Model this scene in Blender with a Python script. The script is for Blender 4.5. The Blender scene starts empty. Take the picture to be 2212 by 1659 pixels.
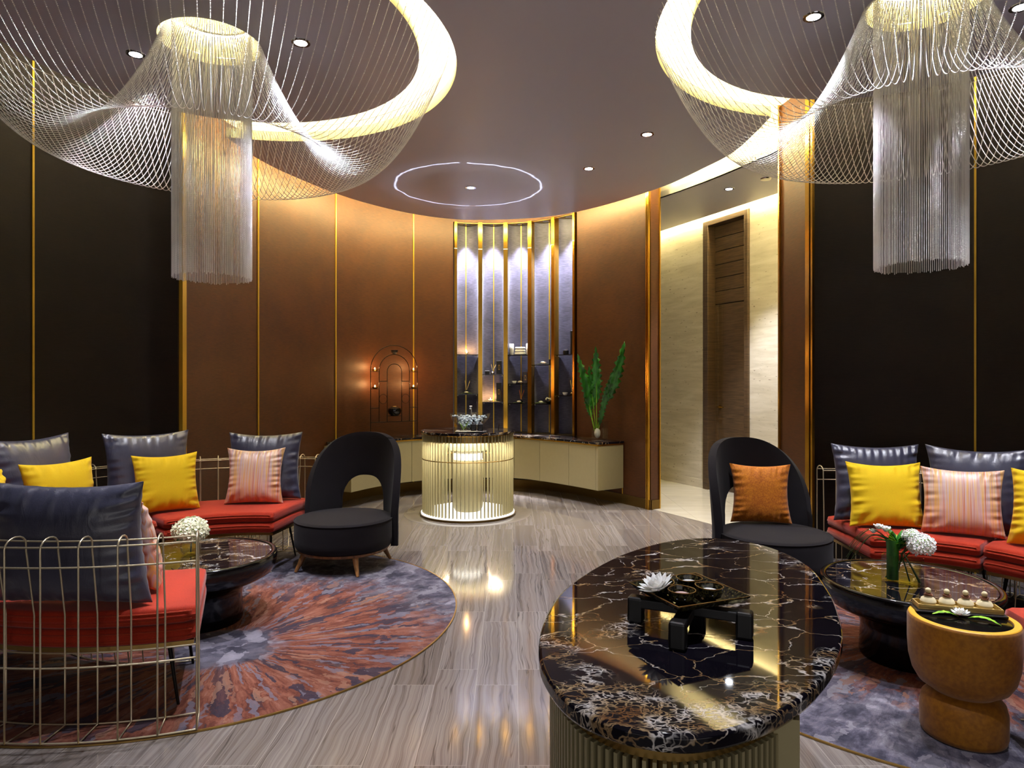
import bpy, math, random
import numpy as np
from mathutils import Vector, Matrix
random.seed(7); np.random.seed(7)
S = bpy.context.scene
COL = S.collection
PI = math.pi
F, HX, HY, CH = 1440.0, 1106.0, 823.0, 1.35      # focal length in px, principal point, camera height
CL, CR = (-1.71, 3.78), (2.10, 3.39)             # chandelier centres
HL, HR = (-1.74, 3.92), (2.16, 3.48)             # ceiling ring centres
ZC = 3.267                                       # main ceiling

# ------------------------------------------------------------------ camera
cd = bpy.data.cameras.new('camera'); cam = bpy.data.objects.new('camera', cd); COL.objects.link(cam)
cam.location = (0, 0, CH); cam.rotation_euler = (PI/2, 0, 0)
cd.sensor_width = 36; cd.lens = 36*F/2212; cd.shift_y = -(829.5-HY)/2212*1.0; cd.clip_start = .05
S.camera = cam
# ------------------------------------------------------------------ world, view
w = bpy.data.worlds.new('world'); S.world = w; w.use_nodes = True
w.node_tree.nodes['Background'].inputs[0].default_value = (.75, .75, .9, 1)
w.node_tree.nodes['Background'].inputs[1].default_value = .25
S.view_settings.view_transform = 'Standard'; S.view_settings.look = 'None'
S.view_settings.gamma = 1; S.view_settings.use_curve_mapping = False
S.view_settings.exposure = 0.7
S.cycles.max_bounces = 8; S.cycles.diffuse_bounces = 4; S.cycles.glossy_bounces = 4
S.cycles.transmission_bounces = 8; S.cycles.transparent_max_bounces = 20
S.cycles.sample_clamp_indirect = 6; S.cycles.caustics_reflective = False; S.cycles.caustics_refractive = False
WARM, COOL = (1, .80, .42), (.86, .88, 1)

def light(name, kind, loc, energy, color=(1,1,1), rot=(0,0,0), parent=None, **kw):
    ld = bpy.data.lights.new(name, kind); ld.energy = energy; ld.color = color
    for k, v in kw.items(): setattr(ld, k, v)
    o = bpy.data.objects.new(name, ld); COL.objects.link(o); o.location = loc; o.rotation_euler = rot
    if parent: o.parent = parent
    return o
# added soft fill behind the camera, lifts the ceiling and furniture fronts
light('added_fill_light', 'AREA', (0.2, -2.3, 1.5), 28, (1, .95, .92), (PI/2*1.12, 0, 0), shape='RECTANGLE', size=7, size_y=2.2)

# ------------------------------------------------------------------ material helpers
def lin(h):
    h = h.lstrip('#'); o = []
    for i in (0, 2, 4):
        c = int(h[i:i+2], 16)/255; o.append(c/12.92 if c <= .04045 else ((c+.055)/1.055)**2.4)
    return (*o, 1)
class NT:
    def __init__(s, name):
        s.m = bpy.data.materials.new(name); s.m.use_nodes = True; s.t = s.m.node_tree
        s.b = s.t.nodes['Principled BSDF']; s._c = None
    def n(s, ty, **kw):
        nd = s.t.nodes.new(ty)
        for k, v in kw.items(): setattr(nd, k, v)
        return nd
    def put(s, sock, v):
        if isinstance(v, bpy.types.NodeSocket): s.t.links.new(v, sock)
        elif v is not None: sock.default_value = v
    def co(s):
        if not s._c: s._c = s.n('ShaderNodeTexCoord').outputs['Object']
        return s._c
    def math(s, op, a, b=None, c=None, clamp=False):
        nd = s.n('ShaderNodeMath', operation=op); nd.use_clamp = clamp
        s.put(nd.inputs[0], a); s.put(nd.inputs[1], b)
        if c is not None: s.put(nd.inputs[2], c)
        return nd.outputs[0]
    def vm(s, op, a, b=None):
        nd = s.n('ShaderNodeVectorMath', operation=op); s.put(nd.inputs[0], a); s.put(nd.inputs[1], b)
        return nd.outputs[0]
    def sep(s, v):
        nd = s.n('ShaderNodeSeparateXYZ'); s.put(nd.inputs[0], v); return nd.outputs
    def comb(s, x=0., y=0., z=0.):
        nd = s.n('ShaderNodeCombineXYZ'); s.put(nd.inputs[0], x); s.put(nd.inputs[1], y); s.put(nd.inputs[2], z); return nd.outputs[0]
    def noise(s, v, scale=5., detail=3., rough=.5, dist=0., fac=True):
        nd = s.n('ShaderNodeTexNoise'); s.put(nd.inputs['Vector'], v); nd.inputs['Scale'].default_value = scale
        nd.inputs['Detail'].default_value = detail; nd.inputs['Roughness'].default_value = rough; nd.inputs['Distortion'].default_value = dist
        return nd.outputs['Fac'] if fac else nd.outputs['Color']
    def ramp(s, f, stops, interp='LINEAR'):
        nd = s.n('ShaderNodeValToRGB'); s.put(nd.inputs[0], f); cr = nd.color_ramp; cr.interpolation = interp
        while len(cr.elements) < len(stops): cr.elements.new(.5)
        for e, (p, c) in zip(cr.elements, stops):
            e.position = p; e.color = lin(c) if isinstance(c, str) else (c if len(c) == 4 else (*c, 1))
        return nd.outputs[0]
    def rng(s, f, a, b, c=0., d=1.):
        nd = s.n('ShaderNodeMapRange'); nd.interpolation_type = 'SMOOTHSTEP'; s.put(nd.inputs[0], f)
        for i, v in enumerate((a, b, c, d)): nd.inputs[i+1].default_value = v
        return nd.outputs[0]
    def mix(s, f, a, b, mode='MIX'):
        nd = s.n('ShaderNodeMix', data_type='RGBA', blend_type=mode); s.put(nd.inputs[0], f)
        s.put(nd.inputs[6], a if not isinstance(a, str) else lin(a)); s.put(nd.inputs[7], b if not isinstance(b, str) else lin(b)); return nd.outputs[2]
    def bump(s, h, strength=.3, dist=.01):
        nd = s.n('ShaderNodeBump'); s.put(nd.inputs['Height'], h); nd.inputs['Strength'].default_value = strength; nd.inputs['Distance'].default_value = dist
        s.t.links.new(nd.outputs[0], s.b.inputs['Normal'])
    def set(s, **kw):
        for k, v in kw.items():
            k = {'base': 'Base Color', 'rough': 'Roughness', 'metal': 'Metallic', 'emis': 'Emission Color', 'estr': 'Emission Strength',
                 'trans': 'Transmission Weight', 'ior': 'IOR', 'sheen': 'Sheen Weight', 'coat': 'Coat Weight', 'alpha': 'Alpha',
                 'sheenr': 'Sheen Roughness', 'sheent': 'Sheen Tint', 'sss': 'Subsurface Weight', 'spec': 'Specular IOR Level', 'aniso': 'Anisotropic'}[k]
            if isinstance(v, str): v = lin(v)
            s.put(s.b.inputs[k], v)
        return s
def simple(name, c, rough=.5, metal=0., var=.08, scale=30., **kw):
    """plain colour with a little procedural unevenness"""
    t = NT(name); c = lin(c) if isinstance(c, str) else c
    f = t.noise(t.co(), scale, 3)
    t.set(base=t.mix(f, tuple(v*(1-var) for v in c[:3])+(1,), tuple(min(1, v*(1+var)) for v in c[:3])+(1,)), rough=rough, metal=metal, **kw)
    return t.m
def emit(name, c, strength):
    t = NT(name); t.set(base=(0, 0, 0, 1), emis=(*c, 1), estr=strength); return t.m

def fabric(name, c, c2=None, rough=.85, sheen=.3, scale=260, bump=.25, blot=6., horiz=False, spec=.25):
    t = NT(name); co = t.co()
    v = t.vm('MULTIPLY', co, (18., 18., 260.)) if horiz else co
    wv = t.noise(v, 1. if horiz else scale, 2)
    bl = t.noise(co, blot, 3)
    c = lin(c); c2 = lin(c2) if c2 else tuple(x*.72 for x in c[:3])+(1,)
    f = t.math('ADD', t.math('MULTIPLY', wv, .7), t.math('MULTIPLY', bl, .45))
    t.set(base=t.mix(t.rng(f, .35, .8), c2, c), rough=rough, sheen=sheen, spec=spec)
    t.bump(wv, bump, .002); return t.m

M = {}
M['wall_orange'] = fabric('orange_brown_wallcovering', '#4e290b', '#371a06', rough=.5, sheen=0., spec=.4, blot=3., horiz=True, bump=.35)
M['wall_dark'] = fabric('dark_wallcovering', '#20160c', '#160e07', rough=.6, sheen=0., blot=3., horiz=True, bump=.35)
M['recess'] = fabric('silver_blue_wallcovering', '#605e76', '#3c3a48', rough=.5, sheen=.2, blot=5., horiz=True, bump=.5)
M['ceiling'] = simple('mauve_ceiling_paint', '#c8c8d4', .36, var=.02, scale=2.)
M['cove'] = simple('white_cove_paint', '#f2ead8', .7, var=.02)
M['rim'] = simple('cream_rim_paint', '#e8dc9a', .6, var=.03)
M['gold'] = simple('brushed_gold', '#c89a3c', .22, 1., var=.06, scale=60)
M['brass'] = simple('polished_brass_inlay', '#d9b03c', .3, .55, var=.05, scale=60)
M['gold_dull'] = simple('satin_gold', '#a8894f', .34, 1., var=.06, scale=60)
M['bronze'] = simple('bronze_baseboard', '#6b542a', .3, .85, var=.08)
M['champ'] = simple('champagne_metal', '#a69b74', .40, .35, var=.04)
M['wire'] = simple('champagne_wire', '#cdbf9f', .3, .75, var=.04)
M['black'] = simple('black_lacquer', '#0b0909', .12, var=.1)
M['blackmat'] = simple('black_wood', '#0a0809', .4, var=.15)
M['darksteel'] = simple('dark_steel', '#17130f', .35, .7)
M['chrome'] = simple('chrome', '#d8dae0', .08, 1., var=.02)
M['wood'] = NT('walnut_legs'); _t = M['wood']; _v = _t.vm('MULTIPLY', _t.co(), (40., 40., 6.))
_t.set(base=_t.ramp(_t.noise(_v, 1., 4, dist=.6), [(.3, '#5a3a1c'), (.7, '#9a6a3a')]), rough=.4); M['wood'] = _t.m
M['bead'] = simple('silver_bead_chain', '#f6f5f2', .30, .85, var=.05, scale=80)
M['led'] = emit('warm_led', (1, .92, .72), 62)
M['led_wall'] = emit('wall_washer_led', (1, .84, .40), 170)
M['led_soft'] = emit('soft_warm_led', (1, .95, .8), 2.5)
M['ped_led'] = emit('pedestal_led', (1, .96, .84), 150)
M['backlit'] = emit('backlit_acrylic', (1, .96, .86), .9)
M['inlay'] = simple('grey_stone_inlay', '#7d746e', .12, var=.1, scale=9.)
M['spot_on'] = emit('downlight_lens', (.9, .93, 1), 45)
M['flame'] = emit('candle_flame', (1, .62, .2), 60)
M['white'] = simple('white_ceramic', '#e9e7e2', .3, var=.03)
M['towel'] = fabric('white_towel', '#f0eff0', '#dcdce0', scale=500, bump=.5)
M['charcoal'] = fabric('charcoal_upholstery', '#171216', '#0f0b0e', rough=.95, sheen=.05, scale=420)
M['red'] = fabric('vermilion_velvet', '#ae2c07', '#8e1e03', rough=.8, sheen=.15, scale=300, blot=5., bump=.2)
M['redp'] = fabric('vermilion_piping', '#a8300c', None, rough=.7, sheen=.1)
M['yellow'] = fabric('yellow_linen', '#e8c410', '#dfb40c', rough=.75, sheen=.1, scale=350, blot=3.)
M['suede'] = fabric('burnt_orange_suede', '#c8780f', '#9a4e08', rough=.7, sheen=.2, scale=120, blot=9.)
M['yred'] = M['suede']
def satin():
    t = NT('navy_satin'); co = t.co(); wv = t.noise(t.vm('MULTIPLY', co, (220., 220., 700.)), 1., 2)
    cr = t.noise(t.vm('MULTIPLY', co, (30., 30., 9.)), 1., 4, dist=1.2)
    t.set(base=t.mix(wv, '#2b2b39', '#3f3f57'), rough=.34, sheen=.15, spec=.9, coat=.12)
    t.bump(t.math('ADD', t.math('MULTIPLY', wv, .3), t.math('MULTIPLY', cr, 1.5)), .3, .004); return t.m
M['navy'] = satin()
def striped():
    t = NT('striped_silk'); x, y, z = t.sep(t.co())
    s1 = t.noise(t.comb(t.math('MULTIPLY', x, 60.), t.math('MULTIPLY', z, .8), 0.), 1., 3, .7)
    s2 = t.noise(t.comb(t.math('MULTIPLY', x, 230.), t.math('MULTIPLY', z, 1.5), 3.), 1., 2)
    c = t.ramp(t.math('ADD', t.math('MULTIPLY', s1, .75), t.math('MULTIPLY', s2, .25)),
               [(.32, '#94482a'), (.41, '#c67c4a'), (.48, '#c2aeb0'), (.55, '#dca84a'), (.62, '#b98a90'), (.70, '#efe6da')])
    f = t.rng(z, .0, .30)
    t.set(base=t.mix(f, t.mix(.45, c, '#c8502a'), c), rough=.38, sheen=.1, spec=.6)
    t.bump(s2, .3, .002); return t.m
M['stripe'] = striped()
def floor_mat():
    t = NT('striated_marble_planks'); x, y, z = t.sep(t.co())
    xs = t.math('DIVIDE', t.math('SUBTRACT', x, .0244), .1845); col = t.math('FLOOR', xs); fx = t.math('FRACT', xs)
    par = t.math('FLOORED_MODULO', col, 2.)
    ys = t.math('DIVIDE', t.math('ADD', t.math('SUBTRACT', y, 2.34), t.math('MULTIPLY', par, -.62)), .78)
    row = t.math('FLOOR', ys); fy = t.math('FRACT', ys)
    wn = t.n('ShaderNodeTexWhiteNoise', noise_dimensions='2D'); t.put(wn.inputs['Vector'], t.comb(col, row)); r = wn.outputs['Value']
    warp = t.math('MULTIPLY', t.math('SUBTRACT', t.noise(t.comb(t.math('MULTIPLY', x, 4.), t.math('MULTIPLY', y, 1.8), t.math('MULTIPLY', r, 40.)), 1., 3), .5), .09)
    xw = t.math('ADD', x, warp)
    R = t.math('MULTIPLY', r, 37.)
    st = t.noise(t.comb(t.math('MULTIPLY', xw, 46.), t.math('MULTIPLY', y, .35), R), 1., 6, .68)
    fine = t.noise(t.comb(t.math('MULTIPLY', xw, 260.), t.math('MULTIPLY', y, .9), R), 1., 3, .6)
    v0 = t.noise(t.comb(t.math('MULTIPLY', xw, 20.), t.math('MULTIPLY', y, .3), R), 1., 2)
    vein = t.rng(t.math('ABSOLUTE', t.math('SUBTRACT', v0, .5)), .0, .009, 1., 0.)
    v1 = t.noise(t.comb(t.math('MULTIPLY', xw, 30.), t.math('MULTIPLY', y, .4), t.math('ADD', R, 9.)), 1., 2)
    vein2 = t.rng(t.math('ABSOLUTE', t.math('SUBTRACT', v1, .47)), .0, .008, .7, 0.)
    c = t.ramp(t.math('ADD', t.math('MULTIPLY', st, .75), t.math('MULTIPLY', fine, .25)),
               [(.30, '#544b46'), (.43, '#6b625c'), (.53, '#7d746e'), (.68, '#8d8580')])
    c = t.mix(t.math('MULTIPLY', t.rng(r, .2, 1.), .45), c, '#5c524a')
    c = t.mix(t.math('MULTIPLY', t.math('MAXIMUM', vein, vein2), .65), c, '#2e2520')
    e = t.math('MINIMUM', t.math('MULTIPLY', t.math('MINIMUM', fx, t.math('SUBTRACT', 1., fx)), .1845),
               t.math('MULTIPLY', t.math('MINIMUM', fy, t.math('SUBTRACT', 1., fy)), .78))
    g = t.math('LESS_THAN', e, .0011)
    t.set(base=t.mix(t.math('MULTIPLY', g, .7), c, '#a39a92'), rough=t.math('ADD', .05, t.math('MULTIPLY', st, .08)), spec=.7)
    return t.m
M['floor'] = floor_mat()
def tile_mat():
    t = NT('beige_stone_tiles'); x, y, z = t.sep(t.co())
    fx = t.math('FRACT', t.math('DIVIDE', x, .6)); fy = t.math('FRACT', t.math('DIVIDE', y, .6))
    e = t.math('MINIMUM', fx, fy); n_ = t.noise(t.vm('MULTIPLY', t.co(), (3., 9., 3.)), 1., 4)
    t.set(base=t.mix(t.math('LESS_THAN', e, .004), t.mix(n_, '#a29a8a', '#c2bbab'), '#857c6c'), rough=.16)
    return t.m
M['tile'] = tile_mat()
def trav():
    t = NT('travertine_wall'); v = t.vm('MULTIPLY', t.co(), (2., 2., 16.))
    a = t.noise(v, 1., 5, .6, .6); p = t.noise(t.vm('MULTIPLY', t.co(), (14., 14., 70.)), 1., 4)
    c = t.ramp(a, [(.3, '#bdb39c'), (.6, '#d3cab6'), (.8, '#ddd6c8')])
    t.set(base=t.mix(t.rng(p, .66, .72), c, '#7a6c55'), rough=.45); return t.m
M['trav'] = trav()
def marble(name, sc=1., dens=.5, base='#060508'):
    t = NT(name); co = t.vm('MULTIPLY', t.co(), (sc, sc*1.5, sc))
    wv = t.noise(co, 4., 5, .6, 0., fac=False)
    cd_ = t.vm('ADD', co, t.vm('MULTIPLY', t.vm('SUBTRACT', wv, (.5, .5, .5)), (.26, .26, .26)))
    def vor(s_):
        nd = t.n('ShaderNodeTexVoronoi', feature='DISTANCE_TO_EDGE'); t.put(nd.inputs['Vector'], cd_); nd.inputs['Scale'].default_value = s_; return nd.outputs[0]
    big, mid, sm = vor(6.2), vor(15.), vor(38.)
    m1 = t.noise(co, 2.6, 3); m2 = t.noise(t.vm('ADD', co, (7., 3., 1.)), 5., 3)
    thin = t.math('ADD', .014, t.math('MULTIPLY', t.rng(m2, .52, .72), .07))
    v1 = t.math('MULTIPLY', t.math('SUBTRACT', 1., t.math('DIVIDE', big, thin), clamp=True), t.rng(m2, .26, .44))
    v2 = t.math('MULTIPLY', t.rng(mid, .0, .045, 1., 0.), t.rng(m1, .545, .62))
    v3 = t.math('MULTIPLY', t.rng(sm, .0, .10, 1., 0.), t.math('MULTIPLY', t.rng(m1, .575-.04*dens, .65-.04*dens), .8))
    v = t.math('MAXIMUM', v1, t.math('MAXIMUM', v2, v3))
    vc = t.ramp(t.noise(co, 9., 3), [(.40, '#d8d2cc'), (.52, '#a98e68'), (.64, '#75502f')])
    bs = t.mix(t.noise(co, 3., 4), base, '#15121a')
    t.set(base=t.mix(t.math('MULTIPLY', v, .9), bs, vc), rough=.04, spec=.5, ior=1.34); return t.m
M['marble'] = marble('black_gold_marble', 1.)
M['marble2'] = marble('brown_gold_marble', 1.3, 1., '#0c0706')
def rug(name, bx, by, r1, r2):
    t = NT(name); x, y, z = t.sep(t.co())
    dx = t.math('SUBTRACT', x, bx); dy = t.math('SUBTRACT', y, by)
    wr = t.noise(t.co(), 5., 4, .6)
    r = t.math('ADD', t.math('SQRT', t.math('ADD', t.math('MULTIPLY', dx, dx), t.math('MULTIPLY', dy, dy))), t.math('MULTIPLY', t.math('SUBTRACT', wr, .5), .35))
    th = t.math('ARCTAN2', dy, dx); cs = t.math('COSINE', th); sn = t.math('SINE', th)
    pv = t.comb(t.math('MULTIPLY', cs, 9.), t.math('MULTIPLY', sn, 9.), t.math('MULTIPLY', r, 4.5))
    st = t.noise(pv, 1., 4, .6, .3); st2 = t.noise(t.vm('MULTIPLY', pv, (3.4, 3.4, 2.4)), 1., 5, .72, .6)
    blot = t.noise(t.co(), 9., 5, .6, .5); pil = t.noise(t.co(), 420., 2)
    def cells(v, sc_):
        nd = t.n('ShaderNodeTexVoronoi'); t.put(nd.inputs['Vector'], v); nd.inputs['Scale'].default_value = sc_
        return t.sep(nd.outputs['Color'])[0]
    wc = t.vm('ADD', t.co(), t.vm('MULTIPLY', t.vm('SUBTRACT', t.noise(t.co(), 22., 3, fac=False), (.5, .5, .5)), (.06, .06, .06)))
    c1 = cells(wc, 17.); wp = t.vm('ADD', pv, t.vm('MULTIPLY', t.vm('SUBTRACT', t.noise(t.co(), 14., 3, fac=False), (.5, .5, .5)), (.9, .9, .9)))
    c2 = cells(t.vm('MULTIPLY', wp, (1.5, 1.5, .8)), 1.); c3 = cells(t.vm('MULTIPLY', wp, (3.2, 3.2, 1.3)), 1.)
    mid = t.ramp(t.math('ADD', t.math('MULTIPLY', st, .6), t.math('MULTIPLY', st2, .4)),
                 [(.38, '#38323c'), (.44, '#5e3226'), (.50, '#774434'), (.58, '#8a5846'), (.68, '#957a74')])
    mid = t.mix(t.rng(c2, .80, .84, 0., .85), mid, '#2f2e3c'); mid = t.mix(t.rng(c3, .84, .88, 0., .7), mid, '#6f6b78'); mid = t.mix(t.rng(c3, .10, .06, 0., .6), mid, '#96705c')
    cen = t.mix(.25, t.ramp(c1, [(.1, '#33313e'), (.4, '#55515e'), (.7, '#77727e'), (.95, '#8f8a94')]), t.ramp(blot, [(.4, '#33313e'), (.6, '#8a8590')]))
    out = t.ramp(t.math('ADD', t.math('MULTIPLY', st2, .4), t.math('MULTIPLY', blot, .6)), [(.38, '#33323e'), (.48, '#55515e'), (.56, '#6f6b76'), (.64, '#918c96')])
    out = t.mix(t.rng(c2, .84, .88, 0., .5), out, '#8f8a92'); out = t.mix(t.rng(c1, .86, .9, 0., .5), out, '#35343f')
    c = t.mix(t.rng(r, .20, .30), cen, mid)
    c = t.mix(t.rng(t.math('ADD', r, t.math('MULTIPLY', t.math('SUBTRACT', c3, .5), .25)), r1, r2), c, out)
    t.set(base=t.mix(t.math('MULTIPLY', pil, .35), c, '#1c1a20'), rough=.95, sheen=.04, spec=.1)
    t.bump(t.math('ADD', pil, blot), .5, .004); return t.m
M['rugL'] = rug('burst_rug_left', .33, -.52, .85, 1.25)
M['rugR'] = rug('burst_rug_right', .05, .0, .72, .98)
def glass(name, tint=(1, 1, 1, 1), rough=0.):
    # thin clear glass: sees through, tinted a little, glossy at grazing angles
    t = NT(name); tr = t.n('ShaderNodeBsdfTransparent'); tr.inputs[0].default_value = tint
    gl = t.n('ShaderNodeBsdfGlossy'); gl.inputs['Roughness'].default_value = .02+rough; lw = t.n('ShaderNodeLayerWeight'); lw.inputs[0].default_value = .5
    mx = t.n('ShaderNodeMixShader'); t.t.links.new(t.math('ADD', t.math('MULTIPLY', t.math('POWER', lw.outputs['Facing'], 4.), .6), .04), mx.inputs[0])
    t.t.links.new(tr.outputs[0], mx.inputs[1]); t.t.links.new(gl.outputs[0], mx.inputs[2])
    t.t.links.new(mx.outputs[0], t.t.nodes['Material Output'].inputs['Surface']); return t.m
M['glass'] = glass('clear_glass', (.975, .985, .98, 1)); M['glassb'] = glass('blue_tinted_glass', (.95, .985, 1, 1))
M['water'] = glass('water', (.96, .985, .97, 1))
def leafm(name, c1, c2, sc=30.):
    t = NT(name); n_ = t.noise(t.vm('MULTIPLY', t.co(), (1., 1., .3)), sc, 3)
    t.set(base=t.ramp(n_, [(.3, c1), (.7, c2)]), rough=.35, spec=.5); return t.m
M['leaf'] = leafm('glossy_leaf', '#0a3d0c', '#2f7d22'); M['leafl'] = leafm('lime_leaf', '#4f9a1c', '#a8cf3c', 60)
M['leafd'] = leafm('dark_leaf', '#0f3012', '#2c5a22')
M['petal'] = simple('white_petal', '#f4f2ec', .55, var=.03, sss=.1)
M['petaly'] = simple('cream_petal', '#f1efcf', .55, var=.06, scale=90)
M['doorw'] = NT('dark_walnut_door'); _t = M['doorw']; _v = _t.vm('MULTIPLY', _t.co(), (6., 6., 90.))
_t.set(base=_t.ramp(_t.noise(_v, 1., 4, dist=.3), [(.3, '#3a2b1c'), (.7, '#5d4830')]), rough=.4); M['doorw'] = _t.m
M['stool'] = fabric('ochre_suede_finish', '#9a620a', '#7c4a05', rough=.55, sheen=.15, scale=60, blot=5., bump=.08)
M['lit_rim'] = simple('lit_ochre_rim', '#d8a024', .5, var=.05)  # stool ochre made lighter: spotlight on the rim put into the colour
M['cream'] = simple('cream_cotton', '#d9caa0', .8, var=.08, scale=60)
M['bamboo'] = NT('bamboo_strips'); _t = M['bamboo']; _v = _t.vm('MULTIPLY', _t.co(), (8., 160., 160.))
_t.set(base=_t.ramp(_t.noise(_v, 1., 2), [(.35, '#9a7c3a'), (.65, '#d2b66c')]), rough=.45); M['bamboo'] = _t.m
M['brownr'] = simple('brown_raffia', '#6b3a18', .7, var=.3, scale=200)
M['salt'] = simple('pink_salt', '#c9a8a0', .9, var=.2, scale=400)
M['bowlg'] = NT('dark_glaze'); _t = M['bowlg']
_t.set(base=_t.ramp(_t.noise(_t.co(), 160., 3), [(.45, '#0d0b08'), (.7, '#4a4426')]), rough=.1); M['bowlg'] = _t.m
M['rimb'] = simple('rust_glaze_rim', '#6b4a22', .2, var=.3, scale=120)
M['reed'] = simple('natural_reed', '#f0d898', .6, var=.1)
M['reedr'] = simple('rust_reed', '#d8743a', .6, var=.1)
M['amber'] = simple('amber_tin', '#2a0f08', .25, var=.3)
M['bluestone'] = simple('pale_blue_glass_pebble', '#eef8fc', .12, var=.1, scale=90, trans=.3)

# ------------------------------------------------------------------ mesh helpers
class MB:
    def __init__(s): s.v = []; s.f = []
    def add(s, vs, fs):
        o = len(s.v); s.v.extend([tuple(v) for v in vs]); s.f.extend([tuple(i+o for i in f) for f in fs]); return s
    def box(s, cx, cy, cz, sx, sy, sz, rz=0., tilt=None):
        c, n = math.cos(rz), math.sin(rz); vs = []
        for a in (-.5, .5):
            for b in (-.5, .5):
                for d in (-.5, .5):
                    x, y = a*sx, b*sy; vs.append((cx+x*c-y*n, cy+x*n+y*c, cz+d*sz))
        return s.add(vs, [(0, 1, 3, 2), (4, 6, 7, 5), (0, 4, 5, 1), (2, 3, 7, 6), (0, 2, 6, 4), (1, 5, 7, 3)])
    def prism(s, pts, z0, z1, caps=True):
        n = len(pts); vs = [(p[0], p[1], z0) for p in pts]+[(p[0], p[1], z1) for p in pts]
        fs = [(i, (i+1) % n, n+(i+1) % n, n+i) for i in range(n)]
        if caps: fs += [tuple(range(n))[::-1], tuple(range(n, 2*n))]
        return s.add(vs, fs)
    def lathe(s, prof, n=48, cx=0, cy=0, cz=0, sx=1., sy=1., capb=True, capt=True, a0=0., a1=2*PI):
        full = abs(a1-a0-2*PI) < 1e-6; m = n if full else n+1; vs = []
        for r, z in prof:
            for i in range(m):
                a = a0+(a1-a0)*i/n; vs.append((cx+r*sx*math.cos(a), cy+r*sy*math.sin(a), cz+z))
        fs = []
        for k in range(len(prof)-1):
            for i in range(n):
                j = (i+1) % m if full else i+1
                fs.append((k*m+i, k*m+j, (k+1)*m+j, (k+1)*m+i))
        if full:
            if capb and prof[0][0] > 1e-6: fs.append(tuple(range(m))[::-1])
            if capt and prof[-1][0] > 1e-6: k = len(prof)-1; fs.append(tuple(range(k*m, k*m+m)))
        return s.add(vs, fs)
    def ball(s, cx, cy, cz, r, n=16, sz=1.):
        k = max(4, n//2); prof = [(max(1e-5, r*math.sin(PI*i/k)), -r*sz*math.cos(PI*i/k)) for i in range(k+1)]
        return s.lathe(prof, n, cx, cy, cz)
    def tube(s, pts, r, n=8, closed=False, r1=None):
        pts = [Vector(p) for p in pts]; m = len(pts); vs = []; fs = []
        up = Vector((0, 0, 1)); prev = None
        for i, p in enumerate(pts):
            if closed: d = pts[(i+1) % m]-pts[i-1]
            else: d = pts[min(i+1, m-1)]-pts[max(i-1, 0)]
            if d.length < 1e-9: d = Vector((0, 0, 1))
            d.normalize()
            if prev is None:
                a = d.cross(up) if abs(d.z) < .95 else d.cross(Vector((1, 0, 0)))
            else: a = prev-d*prev.dot(d)
            a.normalize(); prev = a; b = d.cross(a)
            rr = r if r1 is None else r+(r1-r)*i/(m-1)
            for k in range(n):
                t = 2*PI*k/n; vs.append(p+(a*math.cos(t)+b*math.sin(t))*rr)
        for i in range(m if closed else m-1):
            for k in range(n):
                i2 = (i+1) % m; fs.append((i*n+k, i*n+(k+1) % n, i2*n+(k+1) % n, i2*n+k))
        if not closed: fs += [tuple(range(n))[::-1], tuple(range((m-1)*n, m*n))]
        return s.add(vs, fs)
    def strip(s, pts, th, z0, z1, closed=False):
        """wall along plan points, thickness to the left-hand side of travel"""
        L = offset(pts, th); return s.loft2(pts, L, z0, z1)
    def loft2(s, A, B, z0, z1):
        n = len(A); vs = []
        for a, b in zip(A, B): vs += [(a[0], a[1], z0), (a[0], a[1], z1), (b[0], b[1], z0), (b[0], b[1], z1)]
        fs = []
        for i in range(n-1):
            o = 4*i; q = o+4
            fs += [(o, q, q+1, o+1), (o+2, o+3, q+3, q+2), (o, o+2, q+2, q), (o+1, q+1, q+3, o+3)]
        e = 4*(n-1); fs += [(0, 1, 3, 2), (e, e+2, e+3, e+1)]
        return s.add(vs, fs)
    def mesh(s, name, sm=True, ang=35):
        me = bpy.data.meshes.new(name); me.from_pydata(s.v, [], s.f); me.validate(clean_customdata=False)
        import bmesh as _b
        bm = _b.new(); bm.from_mesh(me); _b.ops.recalc_face_normals(bm, faces=bm.faces); bm.to_mesh(me); bm.free()
        if sm:
            me.polygons.foreach_set('use_smooth', [True]*len(me.polygons))
            me.set_sharp_from_angle(angle=math.radians(ang))
        return me
    def build(s, name, mat, parent=None, loc=(0, 0, 0), rz=0., sm=True, ang=35, bevel=0., sub=0, rot=None):
        me = s.mesh(name, sm, ang); me.materials.append(mat)
        o = bpy.data.objects.new(name, me); COL.objects.link(o); o.location = loc
        o.rotation_euler = rot if rot else (0, 0, rz)
        if parent: o.parent = parent
        if bevel:
            b = o.modifiers.new('Bevel', 'BEVEL'); b.width = bevel; b.segments = 2; b.limit_method = 'ANGLE'
        if sub:
            b = o.modifiers.new('Sub', 'SUBSURF'); b.levels = sub; b.render_levels = sub
        return o
def offset(pts, d):
    out = []; n = len(pts)
    for i in range(n):
        a = pts[max(i-1, 0)]; b = pts[min(i+1, n-1)]
        tx, ty = b[0]-a[0], b[1]-a[1]; l = math.hypot(tx, ty) or 1
        out.append((pts[i][0]-ty/l*d, pts[i][1]+tx/l*d))
    return out
def tag(o, label=None, cat=None, group=None, kind=None):
    if label: o['label'] = label
    if cat: o['category'] = cat
    if group: o['group'] = group
    if kind: o['kind'] = kind
    return o
def thing(name, loc, label, cat, rz=0., group=None):
    o = bpy.data.objects.new(name, None); o.empty_display_size = .05; COL.objects.link(o)
    o.location = loc; o.rotation_euler = (0, 0, rz); return tag(o, label, cat, group)
def struct(o): o['kind'] = 'structure'; return o
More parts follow.
